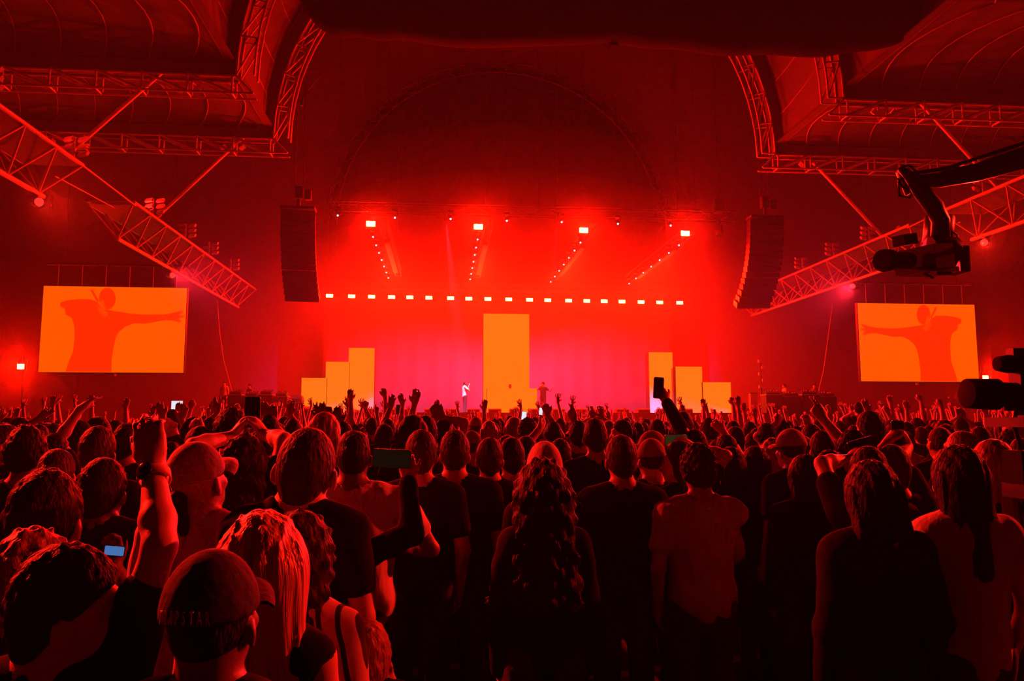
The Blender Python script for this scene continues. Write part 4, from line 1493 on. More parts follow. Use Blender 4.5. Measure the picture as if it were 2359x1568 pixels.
# middle, centre
person('dark head right of the pale crumpled tee shirt man', 886, 978, 7.4, hair='short', hc='black', shirt='black', skin='dark')
person('short dark head directly right of the sideways phone', 971, 992, 4.35, hair='short', hc='brown', shirt='black', skin='mid')
person('second dark head right of the sideways phone, broad black back', 1048, 992, 4.6, hair='short', hc='brown', shirt='black', skin='mid', bw=1.15)
person('third head right of the sideways phone with visible ears', 1128, 1010, 4.9, hair='short', hc='brown', shirt='navy', skin='light')
person('fourth dark head right of the sideways phone', 1178, 1009, 5.1, hair='short', hc='black', shirt='black', skin='mid', yaw=.1)
person('person raising an open hand in front of the third floor monitor', 894, 966, 9.2, hair='short', hc='black', shirt='black', skin='light', arms=[arm('R', (899, 940), (905, 911), 'open', .1, (880, 975))])
person('person stretching one straight arm with spread fingers left of the white-shirted performer', 948, 970, 8.2, hair='short', hc='black', shirt='black', skin='light', arms=[arm('R', (955, 930), (961, 903), 'open', .1, (950, 975))])
person('person raising one hand in front of the left orange blocks', 850, 962, 12.5, hair='short', hc='black', shirt='black', skin='light', arms=[arm('L', (842, 941), (836, 921), 'claw', .1, (852, 965))])
person('person with both arms raised left of the white-shirted performer', 1022, 970, 7.6, hair='short', hc='black', shirt='black', skin='light',
       arms=[arm('R', (1020, 962), (1010, 938), 'open', .1, (1040, 998)), arm('L', (1004, 964), (998, 940), 'relax', .1, (985, 990))])
person('person holding a small lit phone before the stage centre left', 928, 964, 13.0, hair='short', hc='black', shirt='black', skin='light', arms=[arm('L', (922, 962), (920, 946), 'grip', .1, (924, 985))])
phone(918, 943, 13.05, 'small phone with lit screen before the stage centre left', False, 0, scr=M_pscr)
person('woman with a pale knitted hat behind the long dark hair', 1254, 1024, 3.95, hair='beanie', hc='pale', shirt='black', skin='light', bw=.85)
person('woman with a mass of long dark hair in the foreground centre', 1250, 1060, 3.2, hair='longcurly', hc='black', shirt='black', sleeves='long', skin='mid', bw=.8, hscale=1.2)
person('dark head right of the pale knitted hat', 1290, 1012, 5.9, hair='short', hc='black', shirt='black', skin='mid')
person('person with raised bent arm left of the pale knitted hat', 1212, 1006, 5.6, hair='short', hc='black', shirt='black', skin='light', arms=[arm('R', (1240, 992), (1252, 975), 'grip', .2, (1205, 1060), palm='in')])
person('tall man with cropped dark hair, clear ears and lit neck', 1371, 963, 5.5, hair='quiff', hc='brown', shirt='black', skin='light')
person('dark head in front of the tall cropped man, lit neck edges', 1430, 1004, 4.25, hair='short', hc='brown', shirt='black', skin='mid', bw=1.05, sleeves='long')
person('man looking left between the tall man and the caps', 1432, 968, 8.0, yaw=.9, hyaw=.5, hair='short', hc='black', shirt='black', skin='light', eyes=True)
person('person in a plain beige cap seen from behind', 1499, 1010, 4.9, hair='cap_beige', hc='brown', shirt='black', skin='light', yaw=.15)
person('person in a beige cap with its peak turned to the left', 1500, 992, 6.0, hair='cap_beige', hc='brown', shirt='black', skin='light', yaw=1.1)
person('person throwing one hand up right of centre stage', 1332, 970, 7.2, hair='short', hc='black', shirt='black', skin='light', arms=[arm('L', (1322, 968), (1310, 934), 'point', .1, (1342, 1002))])
person('person raising a bent hand in front of the dark performer', 1274, 972, 8.2, hair='short', hc='black', shirt='black', skin='light', arms=[arm('L', (1262, 955), (1254, 931), 'claw', .1, (1272, 1000))])
person('person with both hands raised right of the dark performer', 1376, 962, 10.4, hair='short', hc='black', shirt='black', skin='light', arms=[arm('L', (1366, 962), (1360, 942), 'point', .1), arm('R', (1386, 962), (1384, 940), 'open', .1)])
person('person in profile looking up under a glowing sideways phone', 1566, 1018, 4.75, yaw=.5, hyaw=.6, hair='long', hc='brown', shirt='black', skin='light', eyes=True, arms=[arm('R', (1596, 1030), (1572, 1010), 'grip', .3, (1620, 1080), palm='in')])
phone(1558, 1014, 5.1, 'sideways phone with greenish lit screen held over the profile face', True, .0, scr=emit('phone_picture', (.012, .018, .005), 1.0))
person('person in a dark sleeve holding a phone high above the crowd', 1600, 990, 5.6, hair='short', hc='black', shirt='black', sleeves='long', skin='light',
       arms=[arm('L', (1534, 924), (1520, 894), 'grip', .1, (1566, 985), palm='front', sleeve='long')])
phone(1517, 893, 5.68, 'phone held highest, in front of the tallest right orange block', False, .06)
# middle, right
person('man with curly top in a pale tee shirt right of centre', 1607, 1026, 4.1, hair='curly', hc='brown', shirt='pale', skin='mid', bw=1.12, hscale=.95, res=.0085,
       arms=[arm('R', (1702, 1252), (1690, 1300), 'relax', .12, (1692, 1190))])
person('flat-topped dark head left of the fist right of centre', 1693, 981, 7.3, hair='flat', hc='black', shirt='black', skin='mid')
person('dark head at the right shoulder of the pale tee shirt man', 1650, 1014, 7.6, hair='short', hc='black', shirt='black', skin='mid')
person('dark head behind and right of the flat-topped head', 1734, 997, 7.6, hair='short', hc='black', shirt='black', skin='mid')
person('bushy dark head right of the pale tee shirt man, first of two low heads', 1682, 1032, 5.3, hair='bob', hc='black', shirt='black', skin='mid', sleeves='long')
person('bushy dark head right of the pale tee shirt man, second of two low heads', 1738, 1030, 5.4, hair='long', hc='black', shirt='black', skin='mid')
person('woman with loose rim-lit hair below the raised fist at right', 1780, 1009, 5.6, hair='longcurly', hc='light', shirt='black', skin='light')
person('person in a pale cap below the big raised arm', 1820, 987, 5.0, hair='cap_beige', hc='brown', shirt='black', skin='light', yaw=.3)
person('person turned left with rim-lit cheek below the big raised arm', 1846, 1004, 5.9, hyaw=1.0, hair='short', hc='brown', shirt='black', skin='light', eyes=True)
person('dark round head right below the big raised arm', 1893, 993, 5.4, hair='short', hc='black', shirt='black', skin='mid')
person('dark head low in front under the big raised arm', 1853, 1050, 4.3, hair='bob', hc='black', shirt='black', skin='mid', sleeves='long')
person('second dark head low in front right of the big raised arm', 1909, 1038, 4.8, hair='short', hc='black', shirt='black', skin='mid')
person('person with the big bare arm pointing two fingers up at right', 1962, 992, 4.6, hair='short', hc='black', shirt='black', skin='light', res=.009, arms=[arm('L', (1897, 966), (1866, 918), 'point', .25, (1938, 1038), palm='front')])
person('person raising a fist right of the flat-topped head', 1764, 975, 7.2, hair='short', hc='black', shirt='black', skin='light', arms=[arm('R', (1791, 974), (1796, 958), 'fist', .1, (1768, 1004))])
person('person with a raised open hand beside the white cloth at right', 1672, 1002, 6.2, hair='short', hc='black', shirt='white', skin='light', arms=[arm('L', (1666, 994), (1648, 975), 'claw', .1, (1676, 1020), sleeve='short')])
person('person with a raised clawed hand left of the big raised arm', 1868, 978, 6.6, hair='short', hc='black', shirt='black', skin='light', arms=[arm('L', (1864, 985), (1856, 955), 'claw', .1, (1874, 1010))])
person('person holding a phone sideways with bare forearm at right', 1998, 1030, 3.7, hair='short', hc='black', shirt='black', skin='light', arms=[arm('L', (1958, 1058), (1972, 1036), 'grip', .3, (1918, 1094), palm='in')])
phone(1986, 1026, 4.05, 'dark phone tilted sideways left of the upright phone at right', True, -.25)
person('person holding up an upright phone with both hands at right', 2052, 1026, 3.95, hair='short', hc='brown', shirt='black', skin='light',
       arms=[arm('L', (2042, 1022), (2062, 990), 'grip', .35, (2010, 1062), palm='in'), arm('R', (2092, 1030), (2076, 990), 'grip', .35, (2104, 1085), palm='in')])
phone(2068, 1000, 4.32, 'dark upright phone held with both hands at right', False, 0)
person('dark heavy head in the foreground under the tilted phone', 2004, 1066, 2.95, hair='bob', hc='black', shirt='black', skin='mid', hscale=1.05, sleeves='long')
person('round cropped head right of the upright phone', 2164, 981, 5.7, hair='buzz', hc='brown', shirt='black', skin='light')
person('bald lit head right of the upright phone', 2216, 989, 4.8, hair='buzz', hc='light', shirt='black', skin='light', hyaw=.5)
person('dark head behind the bald lit head', 2256, 984, 6.5, hair='short', hc='black', shirt='black', skin='mid')
person('woman with light pinned hair and long lit neck at the right edge', 2284, 1016, 3.75, hair='long', hc='light', shirt='black', skin='light', bw=.9)
person('woman with long dark hair and pale top low at right', 2204, 1032, 3.05, hair='long', hc='black', shirt='pale', skin='mid', bw=1.0, hscale=1.05)
person('dark head near the right edge above the broadcast tripod', 2324, 992, 7.4, hair='curly', hc='black', shirt='black', skin='mid')
person('person at the right edge with a lit bald brow', 2344, 1006, 5.8, hair='buzz', hc='brown', shirt='black', skin='light', hyaw=-.8)
person('person with one straight raised arm right of the big raised arm', 2050, 968, 10.6, hair='short', hc='black', shirt='black', skin='light', arms=[arm('L', (2046, 953), (2036, 930), 'limp', .1, (2056, 975), palm='front')])
person('person waving an open hand beside the riding person', 2004, 966, 9.2, hair='short', hc='black', shirt='black', skin='light', arms=[arm('L', (1999, 948), (1992, 926), 'open', .1, (2010, 985))])
person('person sitting on shoulders above the crowd at right', 1977, 927, 14.2, hair='short', hc='black', shirt='black', skin='light', floor=.45, arms=[arm('L', (1964, 950), (1962, 938), 'open', .1), arm('R', (1990, 948), (1996, 938), 'open', .1)])
person('person with two hands together raised under the broadcast lens', 2212, 965, 10.0, hair='short', hc='black', shirt='black', skin='light', arms=[arm('L', (2208, 962), (2208, 945), 'relax', .1), arm('R', (2220, 962), (2218, 946), 'relax', .1)])

person('person holding a tiny shining phone torch left of the white-shirted performer', 1044, 970, 13.2, hair='short', hc='black', shirt='black', skin='light', arms=[arm('L', (1038, 976), (1037, 966), 'grip', -.17, (1030, 1000), palm='front')])

# bracelet, smartwatch, cap lettering, stripes, earring ------------------------------------
def cuff(info, k, t, r, wdt, m, name, root=None, n=20):
    T, El, d = info['hands'][k]
    c = T + (El - T) * t
    dr = nrm(El - T)
    a = nrm(np.cross(dr, A(0, 1, 0)))
    b = np.cross(dr, a)
    v, f = [], []
    for i_ in range(n):
        an = 2 * math.pi * i_ / n
        q = a * math.cos(an) + b * math.sin(an)
        for rr, o in ((r, -wdt / 2), (r + .003, -wdt / 2), (r + .003, wdt / 2), (r, wdt / 2)):
            v.append(tuple(c + q * rr + dr * o))
    for i_ in range(n):
        j = (i_ + 1) % n
        for q in range(4):
            f.append((i_ * 4 + q, j * 4 + q, j * 4 + (q + 1) % 4, i_ * 4 + (q + 1) % 4))
    return mobj(name, v, f, m, root or info['root'], True, info['M'])


cuff(i3, 0, .16, .034, .026, mat('watch_strap', (.75, .45, .3), .5), 'watch_strap')
T, El, d = i3['hands'][0]
dr = nrm(El - T)
c = T + (El - T) * .16 + nrm(A(.02, -1, 0) - dr * (A(.02, -1, 0) @ dr)) * .036
ww = nrm(np.cross(dr, A(0, -1, 0)))
Rw = np.stack([ww, nrm(np.cross(dr, ww)), dr], 1)
link(bpy.data.objects.new('watch_case', net_mesh('watch_case', [ell(c, (.021, .009, .025), Rw, 0)], .004, M_glassk)), i3['M'], i3['root'])
cuff(i9, 0, .06, .031, .006, M_black, 'bracelet')


def lettering(info, text, m):
    hp, hs = info['hp'], info['hs']
    n = len(text)
    V, Fc = [], []
    for q, ch in enumerate(text):
        cu = bpy.data.curves.new('glyph', 'FONT')
        cu.body = ch
        cu.size = 1.0
        cu.align_x = 'CENTER'
        to = bpy.data.objects.new('glyph', cu)
        me = bpy.data.meshes.new_from_object(to)
        th0 = (q - (n - 1) / 2) * .145
        for vv in me.vertices:
            th = th0 + vv.co.x * .135
            zz = .034 + vv.co.y * .036 - .35 * abs(th0) ** 2 * .06
            rx, ry, rz = .0985, .119, .128
            k = math.sqrt(max(0.05, 1 - ((zz - .012) / rz) ** 2))
            V.append(tuple(hp(-math.sin(-th) * rx * k, -.012 - math.cos(th) * ry * k - .001, zz)))
        b = len(V) - len(me.vertices)
        Fc += [tuple(b + i_ for i_ in p.vertices) for p in me.polygons]
        bpy.data.objects.remove(to)
        bpy.data.curves.remove(cu)
    o = mobj('cap_lettering', V, Fc, m, info['root'], False, info['M'])
    o['label'] = 'pale block letters curving over the back strap'
    so = o.modifiers.new('raised', 'SOLIDIFY')
    so.thickness = .003
    so.offset = 0
    return o


lettering(i4, 'TRAPSTAR', mat('stitching', (.85, .8, .8), .7))

# ------------------------------------------------------------------ the packed crowd behind them
rng = random.Random(11)


def hand_up(side, out, z, fwd, pose, palm='front'):
    q = 1 if side == 'R' else -1
    w = A(q * out, fwd, z)
    return dict(side=side, wrist=w, dir=A(q * rng.uniform(-.25, .35), rng.uniform(0, .4), 1), palm={'front': A(0, 1, 0), 'in': A(-q, .3, 0)}[palm], pose=pose, elbow=A(q * .5, .12, 1.2))


KINDS = [  # label, build
    ('short dark head, arms down', dict(hair='short', hc='black', shirt='black', skin='mid')),
    ('brown-haired person in pale shirt', dict(hair='short', hc='brown', shirt='pale', skin='light')),
    ('person with long dark hair', dict(hair='long', hc='black', shirt='black', skin='light', bw=.85)),
    ('person with long light hair', dict(hair='long', hc='light', shirt='navy', skin='light', bw=.85)),
    ('person in a beige cap', dict(hair='cap_beige', hc='brown', shirt='black', skin='light')),
    ('person with bushy curls', dict(hair='curly', hc='brown', shirt='grey', skin='mid')),
    ('person raising an open right hand', dict(hair='short', hc='black', shirt='black', skin='light', arms=[hand_up('R', .2, 2.0, .18, 'open')])),
    ('person raising an open left hand', dict(hair='short', hc='brown', shirt='grey', skin='light', arms=[hand_up('L', .2, 2.02, .16, 'open')])),
    ('person with both arms thrown up', dict(hair='short', hc='black', shirt='black', skin='light', arms=[hand_up('L', .26, 2.0, .15, 'open'), hand_up('R', .24, 2.05, .2, 'claw')])),
    ('long-haired person, both hands up', dict(hair='long', hc='brown', shirt='black', skin='light', bw=.85, arms=[hand_up('L', .2, 1.94, .2, 'relax'), hand_up('R', .2, 1.9, .2, 'open')])),
    ('person pointing a finger up', dict(hair='buzz', hc='black', shirt='navy', skin='mid', arms=[hand_up('R', .16, 1.98, .2, 'point')])),
    ('person with a raised fist', dict(hair='bob', hc='black', shirt='black', skin='light', arms=[hand_up('L', .14, 1.97, .15, 'fist')])),
]
WGT = [5, 2, 3, 1, 1, 2, 3, 3, 2, 2, 1, 1]
PROTO = {}
for lab, kw in KINDS:
    PROTO[lab] = body_parts(1.74, res=.0165, noise_seed=len(PROTO) * 2.1, **kw)[0]


def crowd_spots(y0, y1, dx, dy):
    out = []
    y = y0
    k = 0
    while y < y1:
        xa, xb = P(-120, 974, y).x, P(2480, 974, y).x
        x = xa + (dx * .5 if k % 2 else 0)
        while x < xb:
            out.append((x + rng.uniform(-.1, .1), y + rng.uniform(-.12, .12)))
            x += dx
        y += dy
        k += 1
    return out


FREE = 300 - len(PLACED)
spots = [s_ for s_ in crowd_spots(5.6, 14.5, .64, .72) + crowd_spots(15.0, 41.0, .85, 1.15) if all((s_[0] - a) ** 2 + (s_[1] - b) ** 2 > .23 for a, b in PLACED)]
near = [s_ for s_ in spots if s_[1] < 22]
near.sort(key=lambda s_: s_[1])
singles = near[:FREE]
labs = [k[0] for k in KINDS]
ZONES = [(480, 'below the left screen'), (690, 'left of the left orange blocks'), (870, 'before the left orange blocks'), (1110, 'left of the central tower'), (1240, 'before the central tower'),
         (1490, 'right of the central tower'), (1690, 'before the right orange blocks'), (1970, 'right of the right orange blocks'), (9999, 'below the right screen')]
made = {}
for (x, y) in singles:
    lab = rng.choices(labs[:6], WGT[:6])[0] if y < 11 or rng.random() < .35 else rng.choices(labs, WGT)[0]
    sc = rng.gauss(1.0, .035)
    sc = min(max(sc, .92), 1.07)
    M = Matrix.Translation((x, y, 0)) @ Matrix.Rotation(rng.uniform(-.35, .35), 4, 'Z') @ Matrix.Diagonal((sc * rng.uniform(.95, 1.05), sc, sc, 1))
    root = bpy.data.objects.new('person', None)
    link(root, M)
    px = 1017 + 1800 * x / y
    zone = [z_ for lim, z_ in ZONES if px < lim][0]
    row = 'nearer' if y < 8.2 else ('middle' if y < 10.6 else 'farther')
    tag(root, None, 'person', 'people of the packed crowd')
    made.setdefault((lab, zone, row), []).append((x, root))
    dress(PROTO[lab], M, root)
for (lab, zone, row), lst in made.items():
    lst.sort(key=lambda q: q[0])
    for k, (x, root) in enumerate(lst):
        which = '' if len(lst) == 1 else (('left ' if k == 0 else 'right ') if len(lst) == 2 else ['first ', 'second ', 'third ', 'fourth ', 'fifth ', 'sixth ', 'seventh ', 'eighth ', 'ninth '][min(k, 8)])
        root['label'] = '%s%s, %s rows %s' % (which, lab, row, zone)


def low_arm(ar, q):
    """Arm and spread hand of far-off people, a few faces each."""
    V, Fq = [], []

    def tb(p0, p1, r0, r1, n=5):
        d = nrm(p1 - p0)
        a = nrm(np.cross(d, A(.3, .9, .2)))
        b = np.cross(d, a)
        k = len(V)
        for p, r in ((p0, r0), (p1, r1)):
            for i_ in range(n):
                an = 2 * math.pi * i_ / n
                V.append(p + a * r * math.cos(an) + b * r * math.sin(an))
        for i_ in range(n):
            j = (i_ + 1) % n
            Fq.append((k + i_, k + j, k + n + j, k + n + i_))
        Fq.append((k + n, k + n + 1, k + n + 2, k + n + 3))
    S = A(q * .165, 0, 1.45)
    T = ar['wrist']
    El = (S + T) / 2 + A(q * .1, .05, -.06)
    d = nrm(ar['dir'])
    l = nrm(np.cross(d, A(0, 1, 0)))
    tb(S, El, .055, .042)
    tb(El, T, .043, .028)
    tb(T, T + d * .06, .028, .04)
    tb(T + d * .06, T + d * .1, .04, .032)
    for k, fl in enumerate((.075, .085, .08, .06)):
        f0 = T + d * .095 + l * (k - 1.5) * .022
        tb(f0, f0 + nrm(d + l * (k - 1.5) * (.16 if ar['pose'] != 'fist' else 0)) * (fl if ar['pose'] != 'fist' else .02), .011, .009, 4)
    tb(T + d * .03, T + d * .06 - l * q * .06, .014, .011, 4)
    return np.array(V), np.array(Fq)


def crowd_mass(name, pts, label):
    """Everyone farther away, too many to be told apart: one mesh."""
    coarse = []
    for lab, kw in KINDS:
        kk = {**kw, 'hair': kw['hair'] if not kw['hair'].startswith('cap') else 'short'}
        ars = kk.pop('arms', [])
        pr = []
        for nm_, m_ in body_parts(1.74, res=.036, noise_seed=1.3, legs=False, bust=True, **kk)[0]:
            pr.append((m_, np.array([v.co for v in m_.vertices]), np.array([p.vertices[:] for p in m_.polygons])))
        for ar in ars:
            va, fa_2 = low_arm(ar, 1 if ar['side'] == 'R' else -1)
            pr.append((pr[0][0], va, fa_2))
        coarse.append(pr)
    mats, V, Fq, MI = [], [], [], []
    base = 0
    for (x, y) in pts:
        kk = rng.choices(range(6), WGT[:6])[0] if rng.random() < .4 else rng.choices(range(len(KINDS)), WGT)[0]
        sc = min(max(rng.gauss(1.02, .04), .92), 1.1)
        a = rng.uniform(-.4, .4)
        R = Rz(a) * sc
        for m_, vv, ff in coarse[kk]:
            mt = m_.materials[0]
            if mt not in mats:
                mats.append(mt)
            V.append(vv @ R.T + A(x, y, 0))
            Fq.append(ff + base)
            MI.append(np.full(len(ff), mats.index(mt), np.int32))
            base += len(vv)
    V, Fq, MI = np.concatenate(V), np.concatenate(Fq), np.concatenate(MI)
    me = bpy.data.meshes.new(name)
    me.vertices.add(len(V))
    me.vertices.foreach_set('co', V.astype(np.float32).ravel())
    me.loops.add(len(Fq) * 4)
    me.loops.foreach_set('vertex_index', Fq.astype(np.int32).ravel())
    me.polygons.add(len(Fq))
    me.polygons.foreach_set('loop_start', np.arange(0, len(Fq) * 4, 4, dtype=np.int32))
    me.polygons.foreach_set('material_index', MI)
    me.polygons.foreach_set('use_smooth', np.ones(len(Fq), bool))
    me.update(calc_edges=True)
    for mt in mats:
        me.materials.append(mt)
    o = link(bpy.data.objects.new(name, me))
    return tag(o, label, 'crowd', kind='stuff')


used = set(singles)
rest = [s_ for s_ in spots if s_ not in used]
rest = [s_ for s_ in rest if s_[1] < 24 or rng.random() < .8]
crowd_mass('far_crowd', rest, 'dense far crowd of small heads and raised hands before the stage')

# ------------------------------------------------------------------ performers
def performer(label, px, top, Y, **kw):
    yaw = kw.pop('yaw', 0)
    return person(label, px, top, Y, yaw=yaw, floor=ZSTG, res=.0135, **kw)


performer('performer in a white shirt and jeans singing on stage, side on', 1071, 879, 43.9, yaw=-1.3, hair='buzz', hc='black', shirt='white', skin='dark', H=1.80,
          arms=[arm('R', (1079, 892), (1080, 889), 'fist', -.1), arm('L', (1072, 912), (1074, 916), 'relax', .1)])
mc = thing('microphone', P(1080, 889, 43.8), 'thin microphone at the white-shirted performer\'s mouth', 'microphone')
bar('handle', P(1079, 891, 43.8), P(1081, 886, 43.8), .016, M_white, mc)
bar('head', P(1081, 886, 43.8), P(1082, 884.5, 43.8), .03, M_white, mc)
performer('performer in dark clothes on stage with one arm held out', 1251, 882, 43.9, yaw=2.7, hair='beanie', hc='black', shirt='navy', skin='mid', H=1.76,
          arms=[arm('L', (1272, 893), (1275, 887), 'open', -.3, (1263, 902)), arm('R', (1244, 889), (1249, 887), 'fist', -.2, (1236, 900))])
performer('person behind the low orange booth, only head and shoulders showing', 1175, 879, 45.95, yaw=3.1, hair='buzz', hc='black', shirt='red', skin='mid', H=1.74)

# ------------------------------------------------------------------ equipment at the sides of the stage
def side_gear(x0, x1, side):
    for k in range(4):
        pxa = x0 + (x1 - x0) * k / 4
        pxb = x0 + (x1 - x0) * (k + .9) / 4
        a, b = P(pxa, 908 + 4 * (k % 2), 43.5), P(pxb, 908, 43.5)
        nm = ['first', 'second', 'third', 'fourth'][k]
        t = thing('flight_case', ((a.x + b.x) / 2, 43.5, 0), '%s dark flight case from the left beside the %s of the stage' % (nm, side), 'case', 'flight cases beside the stage')
        box2('case_body', (a.x, 43.2, .12), (b.x, 44.0, a.z), mat('case_panel', (.06, .05, .05), .6, vary=.2, scale=4), t)
        for zz in (.12, a.z - .05):
            box2('edge_strip', (a.x - .015, 43.185, zz), (b.x + .015, 44.015, zz + .05), M_steel, t)
        for q in (a.x + .12, b.x - .12):
            for yy in (43.3, 43.9):
                bar('caster', (q - .03, yy, .06), (q + .03, yy, .06), .06, M_black, t, 8)
        # a small mixer or keyboard with pale knobs on top
        dsk = thing('mixing_desk', ((a.x + b.x) / 2, 43.6, a.z), 'small control desk on the %s flight case beside the %s of the stage' % (nm, side), 'desk', 'control desks beside the stage')
        prism('desk_body', [(43.3, a.z), (43.3, a.z + .1), (43.9, a.z + .28), (43.9, a.z)], 'x', a.x + .08, b.x - .08, M_plas, dsk)
        for q in range(5):
            xx = a.x + .15 + (b.x - a.x - .3) * q / 4
            box('fader', (xx, 43.55 + .06 * (q % 3), a.z + .2 + .02 * (q % 3)), (.05, .05, .04), M_white, dsk)


side_gear(528, 668, 'left')
side_gear(1760, 1925, 'right')
for px, top, lab, sh in ((517, 878, 'crew member in a pale shirt standing left of the stage', 'white'), (1806, 884, 'crew member in a pale shirt standing right of the stage', 'white'), (575, 884, 'crew member in dark clothes at the left control desks', 'grey'), (1876, 884, 'crew member in dark clothes at the right control desks', 'grey')):
    person(lab, px, top, 45.2, yaw=rng.uniform(1.5, 4), hair='short', hc='black', shirt=sh, skin='light', floor=P(px, top, 45.2).z - 1.72, res=.0165, H=1.72)
for side, x0, x1 in (('left', 505, 690), ('right', 1740, 1940)):
    a, b = P(x0, 945, 45.2), P(x1, 945, 45.2)
    z = P(517, 878, 45.2).z - 1.72
    struct(box2('floor_riser_' + side, (a.x, 44.6, 0), (b.x, 46.4, z), M_stage))
p = P(685, 910, 44.2)
t = thing('speaker_cabinet_stand', (p.x, 44.2, ZSTG - .5), 'pink-lit upright speaker at the left corner of the stage', 'loudspeaker')
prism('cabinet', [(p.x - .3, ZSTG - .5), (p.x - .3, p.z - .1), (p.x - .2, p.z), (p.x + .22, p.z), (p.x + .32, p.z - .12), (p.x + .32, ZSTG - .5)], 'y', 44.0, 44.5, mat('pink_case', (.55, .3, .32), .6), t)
box2('grille', (p.x - .24, 43.985, ZSTG - .4), (p.x + .24, 44.0, p.z - .2), M_grille, t)
# pole with small lamps, right of the stage
p = P(1752, 828, 45.0)
t = thing('lamp_pole', (p.x, 45, 0), 'slim pole with small pinkish lamps right of the stage', 'pole')
bar('mast', (p.x, 45, 0), (p.x, 45, p.z), .04, M_black, t)
for k in range(5):
    z = p.z - .1 - k * .38
    box('lamp', (p.x + (.1 if k % 2 else -.1), 44.92, z), (.16, .14, .16), M_white, t)
bar('base_plate', (p.x, 45, 0), (p.x, 45, .04), .35, M_black, t, 12)
p = P(1735, 906, 44.6)
t = thing('equipment_box', (p.x, 44.6, 0), 'small red-lit upright box at the right corner of the stage', 'box')
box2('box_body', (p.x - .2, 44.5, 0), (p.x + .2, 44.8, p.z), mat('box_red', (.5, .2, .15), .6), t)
box2('box_lid', (p.x - .22, 44.48, p.z), (p.x + .22, 44.82, p.z + .05), M_black, t)
# hanging cables either side
for lab, pts in (('thin cable hanging from the left side truss down to the desks', [(500, 690), (505, 760), (515, 830), (535, 905)]), ('thin cable hanging from the right side truss down to the desks', [(1918, 700), (1910, 760), (1898, 850), (1885, 905)])):
    o = tube('cable', [P(x, y, 44.8) for x, y in pts] + [Vector((P(*pts[-1], 44.8).x, 44.8, 1.4))], .022, M_steel)
    tag(o, lab, 'cable')
# tablet glowing white over the left crowd
p = P(408, 933, 20.0)
t = thing('tablet', p, 'glowing white tablet held above the crowd at left', 'tablet')
box('tablet_back', p, (.29, .012, .235), M_plas, t)
box('tablet_screen', p + Vector((0, -.008, 0)), (.27, .004, .215), M_pwhite, t)
person('person holding the glowing white tablet overhead at left', 404, 958, 20.05, hair='short', hc='black', shirt='black', skin='light', arms=[arm('L', (399, 947), (399, 939), 'grip', .08), arm('R', (417, 947), (417, 939), 'grip', .08)], res=.0165)
for k, (px, py, Y, m, lab) in enumerate(((1207, 959, 12.0, M_pwhite, 'small phone with bright white screen before the low orange booth'), (1246, 947, 16.0, M_pwhite, 'tiny bright phone in front of the dark performer'),
                                        (264, 1268, 3.32, M_pblue, 'phone glowing blue low behind the raised watch arm'), (1037, 966, 13.0, M_plamp, 'tiny phone torch shining left of the white-shirted performer'))):
    if 'torch' in lab:
        t = thing('phone', P(px, py, Y), lab, 'phone')
        c = P(px, py, Y)
        box('phone_case', c + Vector((0, .012, 0)), (.075, .01, .15), M_plas, t)
        bar('torch', c + Vector((0, .007, .0)), c, .022, m, t, 10)
    else:
        phone(px, py, Y, lab, k == 2, .1, scr=m, size=1.0 if k != 2 else .5)

# ------------------------------------------------------------------ crane camera, upper right
YC = 6.8
cr = thing('camera_crane', P(2600, 1300, YC), 'black camera crane with remote head reaching in from the upper right', 'camera crane')
arm_pts = [P(2100, 418, YC), P(2160, 415, YC), P(2250, 397, YC), P(2420, 345, YC), P(2900, 240, YC)]
tube('jib_arm', arm_pts, [.05, .075, .09, .125, .15], M_plas, cr, 8)
tube('jib_stay', [P(2100, 400, YC), P(2180, 388, YC), P(2260, 362, YC), P(2420, 310, YC), P(2900, 190, YC)], .02, M_plas, cr, 8)
for x in (2200, 2290, 2380):
    bar('jib_brace', P(x, 384 - (x - 2200) * .28, YC), P(x + 40, 412 - (x - 2200) * .28, YC), .02, M_plas, cr)
bar('nose_bracket', P(2078, 392, YC), P(2100, 445, YC), .06, M_plas, cr, 8)
tube('drop_arm', [P(2072, 387, YC - .2), P(2092, 402, YC - .2), P(2122, 440, YC - .2), P(2152, 476, YC - .2), P(2167, 508, YC - .2), P(2166, 545, YC - .15)], [.03, .045, .075, .085, .08, .085], M_plas, cr, 10)
bar('pan_motor', P(2165, 500, YC), P(2160, 560, YC), .13, M_plas, cr, 12)
bar('tilt_motor', P(2140, 575, YC - .1), P(2200, 575, YC - .1), .12, M_plas, cr, 12)
cam_c = P(2128, 598, YC - .1)
Rc = Euler((.0, -.12, .35)).to_matrix()
box('camera_body', cam_c, (.26, .42, .22), M_plas, cr, Rc)
box('camera_cradle', P(2140, 625, YC - .1), (.42, .3, .05), M_plas, cr, Euler((0, -.06, .35)).to_matrix())
bar('lens', P(2095, 600, YC - .15), P(2040, 600, YC - .3), .075, M_plas, cr, 14)
bar('lens_hood', P(2050, 600, YC - .28), P(2034, 600, YC - .33), .1, M_plas, cr, 14)
bar('front_glass', P(2034, 600, YC - .33), P(2033, 600, YC - .333), .08, M_glassk, cr, 14)
box('monitor', P(2085, 553, YC), (.2, .12, .1), M_plas, cr, Euler((0, -.2, .4)).to_matrix())
box('side_box', P(2205, 600, YC), (.1, .22, .24), M_plas, cr)
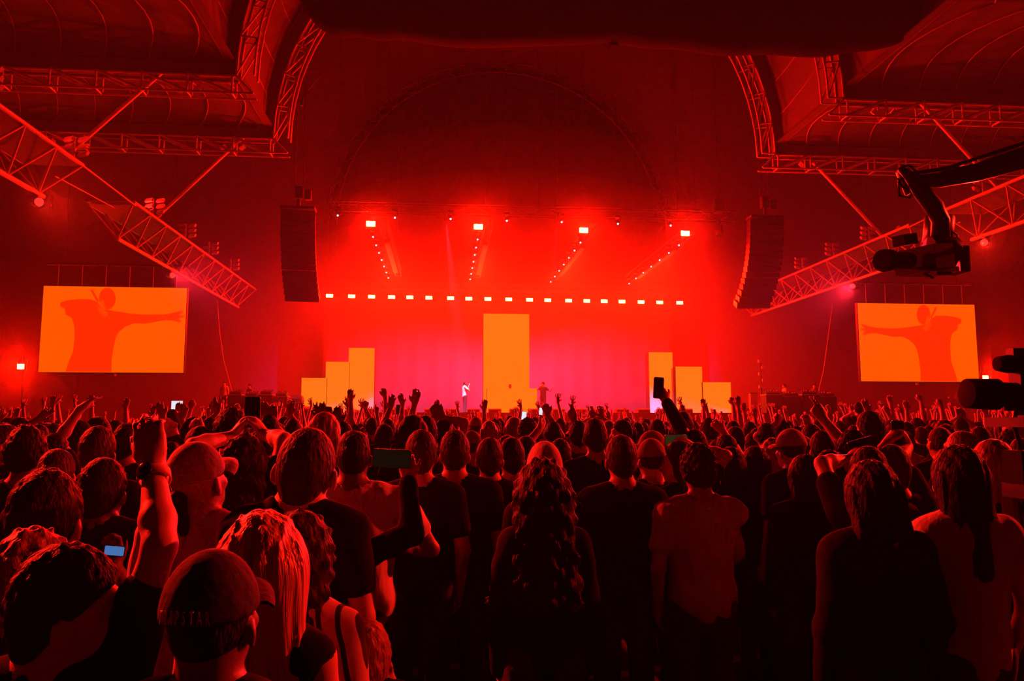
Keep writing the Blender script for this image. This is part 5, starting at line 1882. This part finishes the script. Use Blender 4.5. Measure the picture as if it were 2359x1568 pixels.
for k, pts in enumerate(([(2085, 400), (2070, 420), (2072, 450), (2095, 455), (2110, 430)], [(2170, 520), (2205, 540), (2210, 590), (2190, 630), (2160, 632)], [(2160, 560), (2130, 580), (2110, 620), (2150, 640)],
                         [(2178, 530), (2200, 560), (2203, 600), (2175, 625)], [(2075, 385), (2095, 380), (2110, 395), (2140, 450)], [(2100, 440), (2078, 430), (2068, 410)])):
    tube('cable', [P(x, y, YC - .12) for x, y in pts], .012, M_plas, cr, 6)
# crane column, out of the picture to the right
bar('column', P(2900, 260, YC), Vector((P(2900, 260, YC).x, YC, .3)), .12, M_plas, cr, 10)
bx_ = P(2900, 260, YC).x
box('crane_base', (bx_, YC, .15), (1.2, 1.2, .3), M_plas, cr)

# ------------------------------------------------------------------ broadcast camera, right edge
YB_ = 2.7
bc = thing('broadcast_camera', (P(2420, 974, YB_).x, YB_, 0), 'big black broadcast camera with box lens at the right edge', 'camera')
yw = Euler((0, 0, .0)).to_matrix()


def lens_ring(x0, x1, y0, y1, r0, r1, name):
    a, b = P(x0, y0, YB_), P(x1, y1, YB_)
    tube(name, [a, a + (b - a) * .02, b - (b - a) * .02, b], [r0 * .9, r0, r1, r1 * .92], mat('lens_rubber', (.006, .006, .007), .85, spec=.12), bc, 20)


lens_ring(2226, 2296, 906, 908, .054, .058, 'lens_hood')
bar('front_glass', P(2229, 906, YB_), P(2230, 906, YB_), .05, mat('coated_glass', (.004, .004, .006), .6, spec=.1), bc, 20)
lens_ring(2290, 2330, 907, 908, .045, .043, 'focus_ring')
lens_ring(2326, 2400, 905, 905, .036, .05, 'zoom_barrel')
box('camera_body', P(2480, 890, YB_), (.26, .3, .3), M_plas, bc)
lens_ring(2296, 2322, 838, 838, .026, .034, 'viewfinder_hood')
lens_ring(2318, 2420, 838, 838, .034, .034, 'viewfinder')
box('viewfinder_arm', P(2352, 868, YB_), (.05, .06, .09), M_plas, bc)
box('microphone', P(2352, 812, YB_), (.09, .04, .03), M_plas, bc)
box('support_plate', P(2360, 972, YB_), (.16, .2, .035), M_plas, bc)
bar('support_rod', P(2340, 950, YB_), P(2420, 950, YB_), .01, M_steel, bc, 8)
box('servo_grip', P(2345, 930, YB_ - .06), (.06, .06, .05), M_plas, bc)
bar('pedestal', P(2430, 980, YB_), Vector((P(2430, 980, YB_).x, YB_, .12)), .06, M_plas, bc, 12)
for k in range(3):
    a = .6 + k * 2.09
    c = P(2430, 980, YB_)
    bar('tripod_leg', Vector((c.x, YB_, 1.35)), Vector((c.x + .3 * math.cos(a), YB_ + .3 * math.sin(a), .02)), .022, M_steel, bc, 8)
box('control_box', P(2356, 1075, YB_), (.08, .1, .12), mat('lens_rubber', (.006, .006, .007), .85, spec=.12), bc)
box('cable_reel', P(2356, 1130, YB_), (.07, .12, .05), M_plas, bc)
tube('cable', [P(2340, 945, YB_), P(2335, 975, YB_), P(2348, 1020, YB_), P(2352, 1060, YB_)], .008, M_plas, bc, 6)
# metal rail seen under the lens
rl = thing('barrier_rail', P(2275, 960, 24), 'pale metal barrier rail under the broadcast lens', 'barrier')
a, b = P(2252, 945, 24), P(2296, 945, 24)
bar('top_rail', a, b, .03, M_white, rl)
bar('mid_rail', P(2252, 966, 24), P(2296, 966, 24), .02, M_white, rl)
for q in (a, b):
    bar('post', q, Vector((q.x, 24, 0)), .025, M_white, rl)
